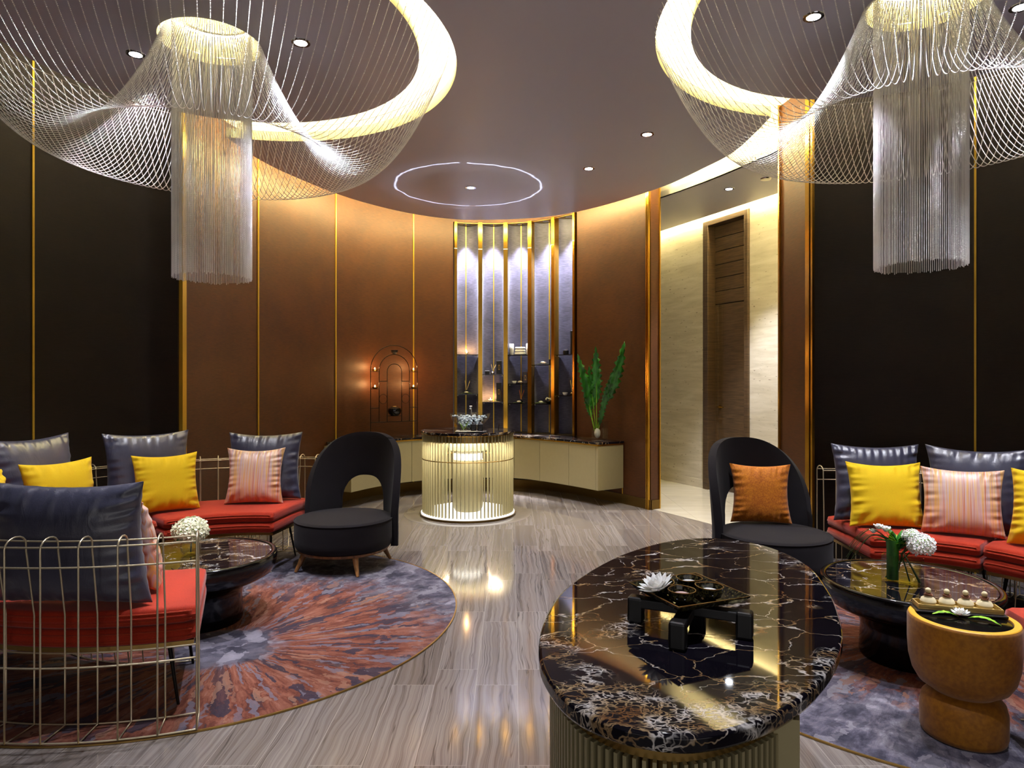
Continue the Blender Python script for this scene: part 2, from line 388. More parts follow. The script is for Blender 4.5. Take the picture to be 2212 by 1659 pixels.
def copy_tree(o, parent=None):
    c = o.copy(); COL.objects.link(c); c.parent = parent
    for ch in list(o.children):
        copy_tree(ch, c)
    return c
def arc(c, r, a0, a1, n=32):
    return [(c[0]+r*math.cos(math.radians(a0+(a1-a0)*i/n)), c[1]+r*math.sin(math.radians(a0+(a1-a0)*i/n))) for i in range(n+1)]
def xat(px, Y): return (px-HX)/F*Y
def zat(py, Y): return CH-(py-HY)/F*Y

# ================================================================== ROOM
def catmull(P, k=8):
    out = []; n = len(P)
    for i in range(n-1):
        p0, p1, p2, p3 = P[max(i-1, 0)], P[i], P[i+1], P[min(i+2, n-1)]
        for j in range(k):
            t = j/k
            out.append(tuple(.5*((2*p1[c])+(-p0[c]+p2[c])*t+(2*p0[c]-5*p1[c]+4*p2[c]-p3[c])*t*t+(-p0[c]+3*p1[c]-3*p2[c]+p3[c])*t**3) for c in (0, 1)))
    out.append(P[-1]); return out
DRUM = catmull([(-2.60, 5.20), (-2.50, 5.85), (-2.30, 6.55), (-2.07, 7.12), (-1.80, 7.64), (-1.50, 8.00), (-1.09, 8.28), (-.55, 8.46), (0., 8.46),
                (.346, 8.32), (.62, 8.09), (.883, 7.80), (1.187, 7.41), (1.454, 6.98)], 10)
cum = [0.]
for a, b in zip(DRUM, DRUM[1:]): cum.append(cum[-1]+math.dist(a, b))
SL = cum[-1]
def W(s, off=0.):
    """point on the drum wall at length s; off > 0 goes into the room"""
    s = min(max(s, 0), SL); i = 0
    while i < len(cum)-2 and cum[i+1] < s: i += 1
    t = (s-cum[i])/(cum[i+1]-cum[i]); a, b = DRUM[i], DRUM[i+1]
    tx, ty = b[0]-a[0], b[1]-a[1]; l = math.hypot(tx, ty); tx /= l; ty /= l
    return (a[0]+(b[0]-a[0])*t+ty*off, a[1]+(b[1]-a[1])*t-tx*off)
def Wdir(s):
    a, b = W(s-.03), W(s+.03); return math.atan2(b[1]-a[1], b[0]-a[0])
def s_ray(px):
    k = (px-HX)/F; best = min(range(401), key=lambda i: abs(W(SL*i/400)[0]-k*W(SL*i/400)[1]))
    s0 = SL*best/400; return min((s0+SL/400*j/20 for j in range(-20, 21)), key=lambda s: abs(W(s)[0]-k*W(s)[1]))
def run(s0, s1, off=0., step=.05):
    n = max(1, int((s1-s0)/step)); return [W(s0+(s1-s0)*i/n, off) for i in range(n+1)]
ZT = 3.62
S1, S2 = s_ray(979), s_ray(1246)
# floors
struct(MB().box(0, 4.2, -.05, 9.4, 14, .1).build('floor', M['floor'], sm=False))
CF = [(1.47, 7.0), (1.60, 6.78), (1.727, 6.545), (1.86, 6.30), (1.98, 6.05), (2.12, 5.72), (2.22, 5.44), (4.3, 5.0), (4.3, 8), (2.4, 10.9), (.9, 10.9), (.75, 8.6), (1.25, 7.75)]
struct(MB().prism(CF, .0005, .004).build('floor_corridor', M['tile'], sm=False))
# orange drum wall, two runs either side of the niche
struct(MB().strip(run(0, S1), .12, 0, ZT).build('wall_back_left', M['wall_orange'], ang=50))
struct(MB().strip(run(S2, SL), .12, 0, ZT).build('wall_back_right', M['wall_orange'], ang=50))
struct(MB().strip(run(S1, S2), .30, 3.36, ZT).build('wall_above_niche', M['wall_orange'], ang=50))
struct(MB().strip(run(S1, S2), .30, 0, .70).build('wall_below_niche', M['wall_dark'], ang=50))
# baseboards
struct(MB().strip(run(0, SL-.001, .014), .013, 0, .105).build('baseboard_back', M['bronze'], ang=50))
# gold inlays of the orange wall
def inlay(name, s, wdt, dep, z0=.105, z1=ZT, mat='brass'):
    x, y = W(s, dep/2); a = Wdir(s)
    return struct(MB().box(x, y, (z0+z1)/2, wdt, dep, z1-z0, a).build(name, M[mat], sm=False))
for k, px in enumerate((893, 725, 557.5)): inlay('trim_%d' % (k+1), s_ray(px), .014, .008)
inlay('trim_4', .03, .05, .03)
inlay('trim_5', s_ray(1345), .010, .006, .0, .17)
# right-hand post of the drum wall: gold double bead and the wall end
e = W(SL-.02, .012); a = Wdir(SL-.05)
struct(MB().box(e[0], e[1], ZT/2, .022, .03, ZT, a).box(*W(SL-.055, .008), ZT/2, .014, .02, ZT, a).build('trim_6', M['gold'], sm=False))
e = W(SL+.0, -.12); tx, ty = math.cos(a), math.sin(a)
struct(MB().box(e[0]+tx*.006, e[1]+ty*.006, ZT/2, .014, .014, ZT, a).build('trim_7', M['gold'], sm=False))
e = W(SL, -.06); struct(MB().box(e[0]+tx*.004, e[1]+ty*.004, .05, .012, .11, .10, a).build('baseboard_post', M['bronze'], sm=False))

# dark apse walls
rL, rR = 1.66, 1.62
LW = arc(HL, rL, 132, 218, 40); RW = arc(HR, rR, 86, -40, 50)
struct(MB().strip([(-2.600, 5.188), (-2.70, 5.18), (-2.80, 5.17)]+LW+[(-4.4, 2.5)], -.12, 0, ZT).build('wall_left', M['wall_dark'], ang=50))
struct(MB().strip(RW+[(4.4, 2.2)], .12, 0, ZT).build('wall_right', M['wall_dark'], ang=50))
struct(MB().strip(LW, .012, 0, .10).build('baseboard_left', M['bronze'], ang=50))
def circ_ray(c, r, px, lo, hi):
    k = (px-HX)/F; return min((lo+(hi-lo)*i/2000 for i in range(2001)), key=lambda d: abs(c[0]+r*math.cos(math.radians(d))-k*(c[1]+r*math.sin(math.radians(d)))))
def apse_inlay(name, c, r, d):
    x, y = c[0]+(r-.003)*math.cos(math.radians(d)), c[1]+(r-.003)*math.sin(math.radians(d))
    struct(MB().box(x, y, ZT/2, .013, .01, ZT, math.radians(d+90)).build(name, M['brass'], sm=False))
apse_inlay('trim_8', HL, rL, circ_ray(HL, rL, 71, 130, 200))
apse_inlay('trim_9', HR, rR, circ_ray(HR, rR, 2107, 80, 20))
# pillar between opening and dark wall
PL = [(2.215, 5.50), (2.245, 5.30), (2.268, 5.125)]
struct(MB().strip(PL, .25, 0, ZT).build('wall_pillar', M['wall_orange'], ang=50))
struct(MB().box(2.205, 5.497, ZT/2, .016, .02, ZT, .1).build('trim_10', M['gold'], sm=False))
struct(MB().box(2.262, 5.085, ZT/2, .026, .05, ZT, .15).box(2.268, 5.03, ZT/2, .02, .02, ZT, .15).build('trim_11', M['gold'], sm=False))

# niche: five concave recesses between gold fins
fin_px = [983.5, 1037.5, 1092.5, 1146, 1197, 1242]; fs_ = [s_ray(p) for p in fin_px]
fw = [.034, .052, .052, .052, .050, .030]
wn = bpy.data.objects.new('wall_niche', None); COL.objects.link(wn); struct(wn)
for s_, w_ in zip(fs_, fw):
    x, y = W(s_, -.02); MB().box(x, y, (.6925+3.36)/2, w_, .10, 2.665, Wdir(s_)).build('fin', M['gold'], wn, sm=False)
    x, y = W(s_, .031); MB().box(x, y, 3.02, w_+.002, .002, .008, Wdir(s_)).build('fin_joint', M['white'], wn, sm=False)
RC = []
for i in range(5):
    s0, s1 = fs_[i]+fw[i]/2, fs_[i+1]-fw[i+1]/2; mid = (s0+s1)/2; hw = (s1-s0)/2
    A = [W(mid+hw*math.cos(PI*(1-j/16)), -(.06+.105*math.sin(PI*j/16))) for j in range(17)]
    MB().strip(A, .012, .692, 3.36).build('recess_panel', M['recess'], wn, ang=60)
    x, y = W(mid, -.160); MB().box(x, y, 2.02, .012, .008, 2.66, Wdir(mid)).build('recess_inlay', M['brass'], wn, sm=False)
    P = [W(s0, -.02)]+A+[W(s1, -.02)]
    MB().prism(P, 3.352, 3.36).build('recess_top', M['gold_dull'], wn, sm=False)
    RC.append((mid, hw))
    x, y = W(mid, -.075)
    t = thing('niche_downlight', (x, y, 3.352), 'small white spotlight in the top of the %s wall recess' % ['first', 'second', 'third', 'fourth', 'fifth'][i]+' from the left', 'spotlight', Wdir(mid), 'spotlights of the display niche')
    MB().lathe([(.030, -.003), (.045, -.003), (.045, 0.), (.030, 0.)], 24).build('ring', M['chrome'], t)
    MB().lathe([(1e-5, -.002), (.028, -.002)], 20).build('lens', M['spot_on'], t)
    light('niche_beam', 'SPOT', (x, y, 3.34), 420, COOL, (0, 0, 0), spot_size=math.radians(40), spot_blend=1., shadow_soft_size=.01)
# ceiling
chain = catmull([(1.88, 4.842), (1.86, 5.55), (1.72, 6.02), (1.493, 6.565), (1.094, 7.16), (.71, 7.573), (.36, 7.80), (0., 7.898), (-.35, 7.93), (-.69, 7.898),
                 (-1.12, 7.657), (-1.50, 7.27), (-1.80, 6.81), (-2.08, 6.15), (-2.20, 5.7), (-2.245, 5.236)], 6)
aL, aR = arc(HL, 1.41, 111, -100, 80), arc(HR, 1.38, -80, -258.4, 80)
poly = chain[:-1]+aL+[(-4.5, 2.53), (-4.5, -2.6), (4.5, -2.6), (4.5, 2.12)]+aR[:-1]
o = MB().prism(poly, ZC, ZC+.075).build('ceiling', M['ceiling'], sm=False); struct(o); o.data.materials.append(M['rim'])
for p in o.data.polygons:
    if abs(p.normal.z) < .5: p.material_index = 1
struct(MB().box(0, 4.2, ZT+.05, 9.4, 14, .1).build('ceiling_upper', M['cove'], sm=False))
for (c, r, nm) in ((CL, 1.172, 'ceiling_disc_left'), (CR, 1.15, 'ceiling_disc_right')):
    o = MB().lathe([(.27, ZC+.075), (.27, ZC), (r, ZC), (r, ZC+.075), (.27, ZC+.075)], 128, c[0], c[1], 0, capb=False, capt=False).build(nm, M['ceiling'], ang=30)
    struct(o); o.data.materials.append(M['rim'])
    for p in o.data.polygons:
        if abs(p.normal.z) < .5: p.material_index = 1
    # lit well above the bead curtain
    struct(MB().lathe([(.27, ZC+.06), (.285, ZC+.06), (.285, ZT), (.27, ZT), (.27, ZC+.06)], 64, c[0], c[1], 0, capb=False, capt=False).build(nm.replace('disc', 'well'), M['rim'], ang=30))
    MBw = MB().tube([(c[0]+.245*math.cos(t*PI/24), c[1]+.245*math.sin(t*PI/24), ZC+.16) for t in range(48)], .006, 6, True)
    o = MBw.build('well_led_strip', M['led'], ang=60); tag(o, 'warm light strip round the ceiling well above the %s bead chandelier' % ('left' if c is CL else 'right'), 'light strip')
    # ring led on top of the disc
    o = MB().tube([(c[0]+(r-.10)*math.cos(t*PI/48), c[1]+(r-.10)*math.sin(t*PI/48), ZC+.095) for t in range(96)], .010, 6, True).build('cove_led_strip', M['led'])
    tag(o, 'warm light strip lying round the edge of the %s ceiling disc' % ('left' if c is CL else 'right'), 'light strip')
def led_path(pts, nm, lab, r=.010, z=ZC+.095, m='led'):
    o = MB().tube([(p[0], p[1], z) for p in pts], r, 6).build(nm, M[m]); tag(o, lab, 'light strip'); return o
led_path(offset(chain, -.05)[2:-2], 'cove_led_strip', 'warm light strip in the cove above the curved orange wall', m='led_wall')
led_path(arc(HL, 1.50, 95, -75, 50), 'cove_led_strip', 'warm light strip round the ceiling opening of the left chandelier')
led_path(arc(HR, 1.47, -105, -250, 50), 'cove_led_strip', 'warm light strip round the ceiling opening of the right chandelier')
# corridor behind the opening
hdr = catmull([(1.42, 7.62), (1.64, 7.27), (1.93, 6.74), (2.17, 6.19), (2.33, 5.75), (2.47, 5.25)], 5)
D0 = Vector((2.06, 9.10)); dd = Vector((.425, -.905)); nn = Vector((.905, .425))
def K(t, o=0.): p = D0+dd*t+nn*o; return (p.x, p.y)
struct(MB().prism(hdr+[K(4.0, -.12), K(-2.1, -.12), (.7, 10.4), (.8, 8.75)], 3.36, 3.42).build('ceiling_corridor', M['ceiling'], sm=False))
struct(MB().strip(hdr, .03, 3.36, ZT).build('trim_12', M['cove'], ang=50))
T0, T1 = .829, 1.585
for nm, a_, b_ in (('wall_corridor_far', -2.4, T0), ('wall_corridor_near', T1, 4.4)):
    c0, c1 = K(a_), K(b_); d1, d0 = K(b_, .2), K(a_, .2)
    struct(MB().prism([c0, c1, d1, d0], 0, ZT).build(nm, M['trav'], sm=False))
c0, c1 = K(T0), K(T1); struct(MB().prism([c0, c1, K(T1, .2), K(T0, .2)], 3.34, ZT).build('wall_corridor_above_door', M['trav'], sm=False))
for nm, a_, b_ in (('baseboard_corridor_far', -2.4, T0-.002), ('baseboard_corridor_near', T1+.002, 4.4)):
    struct(MB().prism([K(a_, -.008), K(b_, -.008), K(b_, -.0005), K(a_, -.0005)], .004, .11).build(nm, M['trav'], sm=False))
struct(MB().box(1.6, 10.95, ZT/2, 6, .1, ZT).build('wall_corridor_end', M['trav'], sm=False))
o = MB().tube([(*K(-2, -.055), 3.46), (*K(3.9, -.055), 3.46)], .009, 6).build('cove_led_strip', M['led_wall']); tag(o, 'warm light strip above the corridor wall and its door', 'light strip')
# door in the corridor wall: local x along the wall, -y towards the room
dr = bpy.data.objects.new('door_1', None); COL.objects.link(dr); dr.location = (*K(T0), 0); dr.rotation_euler = (0, 0, math.atan2(dd.y, dd.x)); struct(dr)
DW = T1-T0
MB().box(.045, .05, 1.665, .09, .16, 3.33).box(DW-.03, .05, 1.665, .06, .16, 3.33).box(DW/2, .05, 3.30, DW-.001, .159, .06).build('door_frame', M['doorw'], dr, bevel=.004)
zz = .004
lf = MB()
hts = [3.27, 3.12, 2.955, 2.79, 2.625, 2.46, 2.30]
for a_, b_ in zip(hts, hts[1:]): lf.box((.09+DW-.06)/2, .11, (a_+b_)/2, DW-.15, .04, a_-b_-.008)
lf.box(.115, .11, 1.148, .05, .04, 2.29).box((.21+DW-.06)/2, .11, 1.148, DW-.27, .04, 2.29)
lf.box(.175, .118, 1.148, .07, .03, 2.29)
o = lf.build('door_leaf', M['doorw'], dr, bevel=.003)
lv = MB().tube([(.175, .086, 1.03), (.175, .045, 1.03), (.20, .04, 1.03), (.275, .045, 1.03)], .008, 8).box(.175, .088, 1.03, .04, .006, .04).build('door_handle', M['gold'], dr)
# closing walls of the shell (outside the view)
struct(MB().box(0, -2.7, ZT/2, 9.4, .1, ZT).build('wall_front', M['wall_dark'], sm=False))
struct(MB().box(-4.65, 4.2, ZT/2, .1, 14, ZT).build('wall_far_left', M['wall_dark'], sm=False))
struct(MB().box(4.65, 4.2, ZT/2, .1, 14, ZT).build('wall_far_right', M['wall_dark'], sm=False))

# ------------------------------------------------------------------ downlights
def downlight(x, y, z, lab, watts=150, deg=66, grp='recessed ceiling downlights', color=COOL, r=.035):
    t = thing('downlight', (x, y, z), lab, 'downlight', 0, grp)
    MB().lathe([(r, -.004), (r+.017, -.004), (r+.019, 0), (r, 0), (r, -.004)], 32, capb=False, capt=False).build('trim_ring', M['chrome'], t)
    MB().lathe([(1e-5, -.002), (r, -.002)], 28).build('lens', M['spot_on'], t)
    light('downlight_beam', 'SPOT', (x, y, z-.02), watts, color, spot_size=math.radians(deg), spot_blend=.55, shadow_soft_size=.02)
    return t
downlight(-2.207, 3.91, ZC, 'round downlight in the left ceiling disc, left of the bead chandelier')
downlight(-1.196, 3.776, ZC, 'round downlight in the left ceiling disc, right of the bead chandelier')
downlight(1.586, 3.507, ZC, 'round downlight in the right ceiling disc, left of the bead chandelier')
downlight(2.607, 3.416, ZC, 'round downlight in the right ceiling disc, right of the bead chandelier')
downlight(1.05, 5.179, ZC, 'round downlight in the middle ceiling, the one nearest the camera')
downlight(.693, 6.014, ZC, 'round downlight in the middle ceiling between its two neighbours')
downlight(-.408, 6.604, ZC, 'round downlight in the middle ceiling above the slatted pedestal', 150)
downlight(2.27, 6.97, 3.36, 'round downlight in the corridor ceiling by the door', 300)
# further downlights of the same rows, above the picture's edge
for (x, y, e_) in ((-2.15, 2.95, 60), (-1.2, 2.9, 70), (1.75, 2.72, 110), (2.6, 2.75, 110), (.35, 1.5, 130), (-.5, 3.0, 130), (-.4, 5.0, 130)):
    light('downlight_beam', 'SPOT', (x, y, ZC-.02), e_, COOL, spot_size=math.radians(66), spot_blend=.6, shadow_soft_size=.03)
t = thing('ceiling_vent', (xat(1656, 7.6), 7.6*.86, 3.36), 'round sprinkler cover in the corridor ceiling', 'sprinkler')
t.location = (2.52, 6.62, 3.36)
MB().lathe([(.03, -.012), (.05, -.010), (.055, 0.)], 28, capb=True).build('cover', M['chrome'], t)

# ================================================================== RUGS
def rug_obj(c, r, mat, lab):
    t = thing('round_rug', (c[0], c[1], 0), lab, 'rug')
    MB().lathe([(1e-5, .006), (r-.006, .006), (r-.002, .004), (r-.002, .001), (1e-5, .001)], 128).build('pile', M[mat], t)
    MB().lathe([(r-.004, .001), (r-.004, .0075), (r+.004, .0075), (r+.004, .001), (r-.004, .001)], 128, capb=False, capt=False).build('edge_binding', M['gold_dull'], t)
rug_obj((-1.77, 3.89), 1.44, 'rugL', 'round rug with rust red and slate grey burst pattern under the left seating group')
rug_obj((2.14, 3.50), 1.41, 'rugR', 'round rug with grey and rust pattern under the right seating group')

# ================================================================== SOFAS
def ring_loft(sec, rz_ang, mb, c=(0, 0), rounded=True):
    """sweep a closed (r, z) section through angles (deg), with rounded ends"""
    a0, a1 = rz_ang; n = max(6, int(abs(a1-a0)/2.5)); cr = sum(p[0] for p in sec)/len(sec); cz = sum(p[1] for p in sec)/len(sec)
    st = [(a0+(a1-a0)*i/n, 0.) for i in range(n+1)]
    if rounded:
        e = 1.1*(1 if a1 > a0 else -1); st = [(a0, .022), (a0+e*.35, .006)]+[(a, 0.) for a, _ in st[1:-1]]+[(a1-e*.35, .006), (a1, .022)]
    vs = []; m = len(sec)
    for a, ins in st:
        ca, sa = math.cos(math.radians(a)), math.sin(math.radians(a))
        for r, z in sec:
            r2 = r-math.copysign(min(ins, abs(r-cr)), r-cr); z2 = z-math.copysign(min(ins, abs(z-cz)), z-cz)
            vs.append((c[0]+r2*ca, c[1]+r2*sa, z2))
    fs = []
    for i in range(len(st)-1):
        for k in range(m): fs.append((i*m+k, i*m+(k+1) % m, (i+1)*m+(k+1) % m, (i+1)*m+k))
    fs += [tuple(range(m))[::-1], tuple(range((len(st)-1)*m, len(st)*m))]
    return mb.add(vs, fs)
def rrect(r0, r1, z0, z1, b=.022, bulge=.008, k=4):
    out = []
    for cx, cz, s in ((r1-b, z1-b, 0), (r0+b, z1-b, 90), (r0+b, z0+b, 180), (r1-b, z0+b, 270)):
        for i in range(k+1):
            t = math.radians(s+90*i/k); out.append((cx+b*math.cos(t), cz+b*math.sin(t)))
        nxt = {0: ((r0+r1)/2, z1+bulge), 90: (r0-bulge, (z0+z1)/2), 180: ((r0+r1)/2, z0), 270: (r1+bulge, (z0+z1)/2)}[s]
        out.append(nxt)
    return out
def sofa(c, a0, a1, lab, rin=.70, rout=1.30, rf=1.47, group='curved red sofas'):
    mid = math.radians((a0+a1)/2); mx, my = c[0]+1.0*math.cos(mid), c[1]+1.0*math.sin(mid)
    t = thing('curved_sofa', (mx, my, 0), lab, 'sofa', 0, group); L = (c[0]-mx, c[1]-my, 0)
    for nm, z0, z1 in (('lower_cushion', .295, .367), ('seat_cushion', .369, .440)):
        o = ring_loft(rrect(rin, rout, z0, z1), (a0, a1), MB()).build(nm, M['red'], t, L, ang=60)
        pp = MB()
        for r_, z_ in ((rout+.002, z1-.020), (rout+.002, z0+.022), (rin-.003, z1-.020)):
            pp.tube([(r_*math.cos(math.radians(a)), r_*math.sin(math.radians(a)), z_) for a in np.linspace(a0+math.copysign(1.2, a1-a0), a1-math.copysign(1.2, a1-a0), 28)], .0035, 6)
        pp.build('piping', M['redp'], o)
    ring_loft([(rin+.03, .275), (rout-.02, .275), (rout-.02, .293), (rin+.03, .293)], (a0+math.copysign(1, a1-a0), a1-math.copysign(1, a1-a0)), MB(), rounded=False).build('seat_base', M['gold_dull'], t, L)
    ri = rf-.10; rb = rout+.03
    def A(a, r, z): return (r*math.cos(math.radians(a)), r*math.sin(math.radians(a)), z)
    n = max(4, round(abs(a1-a0)/5.15))
    for i in range(n+1):
        a = a0+(a1-a0)*i/n
        top = [A(a, rf-.05+.05*math.cos(q), .728+.035*math.sin(q)) for q in np.linspace(0, PI, 9)]
        pts = [A(a, rf, .013), A(a, rf, .3)]+top+[A(a, ri, .70), A(a, rb, .44), A(a, rb, .29), A(a, rb, .013)]
        wmb = MB().tube(pts, .0037, 7, True); wmb.build('hairpin_wire', M['wire'], t, L, ang=80)
    for r_, z_ in ((rf, .735), (ri, .735), (rf, .660), (rf, .290), (rb, .290), (rf, .013), (rb, .013)):
        MB().tube([A(a, r_-.004, z_) for a in np.linspace(a0, a1, 36)], .0036, 7).build('rail', M['wire'], t, L, ang=80)
    inn = MB()
    for i in range(1, n):
        a = a0+(a1-a0)*i/n; inn.tube([A(a, rin+.10, .28), A(a, rin+.06, .011)], .0028, 6)
    inn.tube([A(a, rin+.06, .011) for a in np.linspace(a0+math.copysign(3, a1-a0), a1-math.copysign(3, a1-a0), 24)], .003, 6)
    inn.build('inner_wire_base', M['wire'], t, L, ang=80)
    sg = 1 if a1 > a0 else -1
    for a, sp in ((a0+6*sg, -2*sg), (a1-6*sg, 2*sg)):
        for r_ in (rin+.14, rout-.12):
            p0, p1 = Vector(A(a, r_, .276)), Vector(A(a+sp, r_+(.03 if r_ > 1 else -.05), .0085))
            MB().tube([p0, p1], .010, 8, r1=.006).build('leg', M['darksteel'], t, L, ang=60)
    return t
CSL, CSR = (-1.76, 3.92), (2.10, 3.27)
sofa(CSL, 218.5, 292, 'curved red sofa with brass wire back seen from behind, nearest the camera on the left')
sofa(CSL, 81.5, 138.5, 'curved red sofa with wire back along the orange wall, holding yellow and striped cushions')
sofa(CSL, 142, 214, 'curved red sofa mostly hidden behind the big navy cushion, against the dark left wall')
sofa(CSR, 88.3, 41, 'curved red sofa beside the right lounge chair, wire back to the dark wall', rin=.66, rout=1.27, rf=1.41)
sofa(CSR, 40, -18, 'curved red sofa running out of the picture at the right edge, behind the flowers', rin=.66, rout=1.27, rf=1.41)
sofa(CSR, -101, -35, 'curved red sofa behind the ochre stool, only its corner showing', rin=.58, rout=1.19, rf=1.33)

# ================================================================== CUSHIONS
def pillow_mesh(w_, h_, t_, seed, crease=1., n=44):
    rnd = random.Random(seed); vs = []; fs = []
    ph = [rnd.uniform(0, 6.28) for _ in range(12)]; fr = [rnd.uniform(7, 17) for _ in range(12)]
    kx, kz = rnd.uniform(.10, .14), rnd.uniform(.10, .14)
    idx = {}
    for side in (1, -1):
        for i in range(n+1):
            for j in range(n+1):
                u, v = -1+2*i/n, -1+2*j/n
                edge = i in (0, n) or j in (0, n)
                if side < 0 and edge: continue
                x = w_/2*u*(1-kx*(1-v*v)**1.0*(abs(u)**.6)); z = h_/2*v*(1-kz*(1-u*u)*(abs(v)**.6 if v > 0 else .4*abs(v)))
                th = t_/2*max(0, (1-abs(u)**3.2))**.62*max(0, (1-abs(v)**3.2))**.62*(1+.20*(-v))
                du, dv = 1-abs(u), 1-abs(v)
                wr = 0
                for q in range(4):
                    wr += math.sin(fr[q]*v*2.2+ph[q]+3*u*(side))*math.exp(-du/.10)*du*3.2
                    wr += math.sin(fr[q+4]*u*2.2+ph[q+4]+3*v*(side))*math.exp(-dv/.10)*dv*3.2
                d = (u+v)*.7; wr += .25*math.sin(9*d+ph[8])*math.exp(-((u-.75)**2+(v+.7)**2)/.12)+.25*math.sin(10*(u-v)+ph[9])*math.exp(-((u+.7)**2+(v+.75)**2)/.12)
                th += crease*.024*wr*(min(du, dv) > 1e-6)
                if edge: th = 0
                idx[(side, i, j)] = len(vs); vs.append((x, side*th, z+h_/2))
    def g(sd, i, j): return idx.get((sd, i, j), idx[(1, i, j)])
    for side in (1, -1):
        for i in range(n):
            for j in range(n): fs.append((g(side, i, j), g(side, i+1, j), g(side, i+1, j+1), g(side, i, j+1)))
    mb = MB(); mb.v = vs; mb.f = fs; return mb
def pillow(x, y, z, w_, h_, t_, face, tilt, mat, lab, group, seed, roll=0.):
    """bottom centre (x, y, z); face = direction (deg) the front looks to; tilt leans the top back"""
    th = math.radians(face)+PI/2
    mb = pillow_mesh(w_, h_, t_, seed)
    o = mb.build('cushion', M[mat], None, (x, y, z), ang=180, sub=1)
    o.rotation_euler = (math.radians(-tilt), math.radians(roll), th); o.rotation_mode = 'XYZ'
    tag(o, lab, 'cushion', group); return o
ZS = .446
def to_c(x, y, c): return math.degrees(math.atan2(c[1]-y, c[0]-x))
NAV, YEL, STR = 'large navy satin cushions', 'yellow cushions', 'striped silk cushions'
pillow(-1.785, 2.72, ZS, .665, .515, .20, 88, 7, 'navy', 'large navy satin cushion seen through the wire back of the nearest left sofa', NAV, 1)
pillow(-1.66, 2.97, ZS, .42, .41, .15, 50, 10, 'stripe', 'striped cushion showing only its edge behind the nearest big navy cushion', STR, 2)
pillow(-2.27, 2.93, ZS, .42, .41, .15, 75, 10, 'suede', 'burnt orange cushion cut off by the left edge of the picture', 'orange cushions', 3)
pillow(-2.89, 4.09, ZS, .60, .58, .20, -12, 10, 'navy', 'large navy satin cushion at the far left behind two yellow cushions', NAV, 4)
pillow(-2.66, 3.99, ZS, .45, .44, .16, -22, 13, 'yellow', 'yellow cushion in front of the far left navy cushion, above the big navy one', YEL, 5)
pillow(-2.72, 3.50, ZS, .44, .43, .15, 8, 12, 'yellow', 'yellow cushion of which one corner shows at the left edge', YEL, 6)
pillow(-2.575, 4.735, ZS, .58, .55, .17, -45, 6, 'navy', 'large navy satin cushion against the dark wall behind a yellow cushion', NAV, 7)
pillow(-2.375, 4.60, ZS, .43, .41, .14, -50, 12, 'yellow', 'yellow cushion standing free on the red seat behind the hydrangea', YEL, 8)
pillow(-1.885, 5.07, ZS, .56, .52, .16, -85, 6, 'navy', 'large navy satin cushion behind the striped cushion near the left lounge chair', NAV, 9)
pillow(-1.895, 4.89, ZS, .43, .42, .13, -84, 11, 'stripe', 'striped cushion on the left back sofa in front of a navy cushion', STR, 10)
pillow(2.345, 4.275, ZS, .55, .505, .16, -97, 6, 'navy', 'large navy satin cushion behind the right yellow cushion, next to the lounge chair', NAV, 11)
pillow(2.31, 4.10, ZS, .45, .41, .14, -98, 11, 'yellow', 'yellow cushion on the right sofa behind the flower vase', YEL, 12)
pillow(2.795, 4.005, ZS, .55, .515, .16, -124, 6, 'navy', 'large navy satin cushion behind the right striped cushion', NAV, 13)
pillow(2.625, 3.885, ZS, .425, .40, .13, -120, 11, 'stripe', 'striped cushion on the right sofa between two yellow cushions', STR, 14)
pillow(3.17, 3.65, ZS, .54, .52, .15, -150, 9, 'navy', 'large navy satin cushion cut off by the right edge of the picture', NAV, 15)
pillow(2.885, 3.545, ZS, .43, .43, .14, -139, 13, 'yellow', 'yellow cushion cut off by the right edge of the picture', YEL, 16)
pillow(1.70, 4.55, .377, .41, .41, .14, -101, 8, 'suede', 'burnt orange suede cushion on the right dark lounge chair', 'orange cushions', 17)

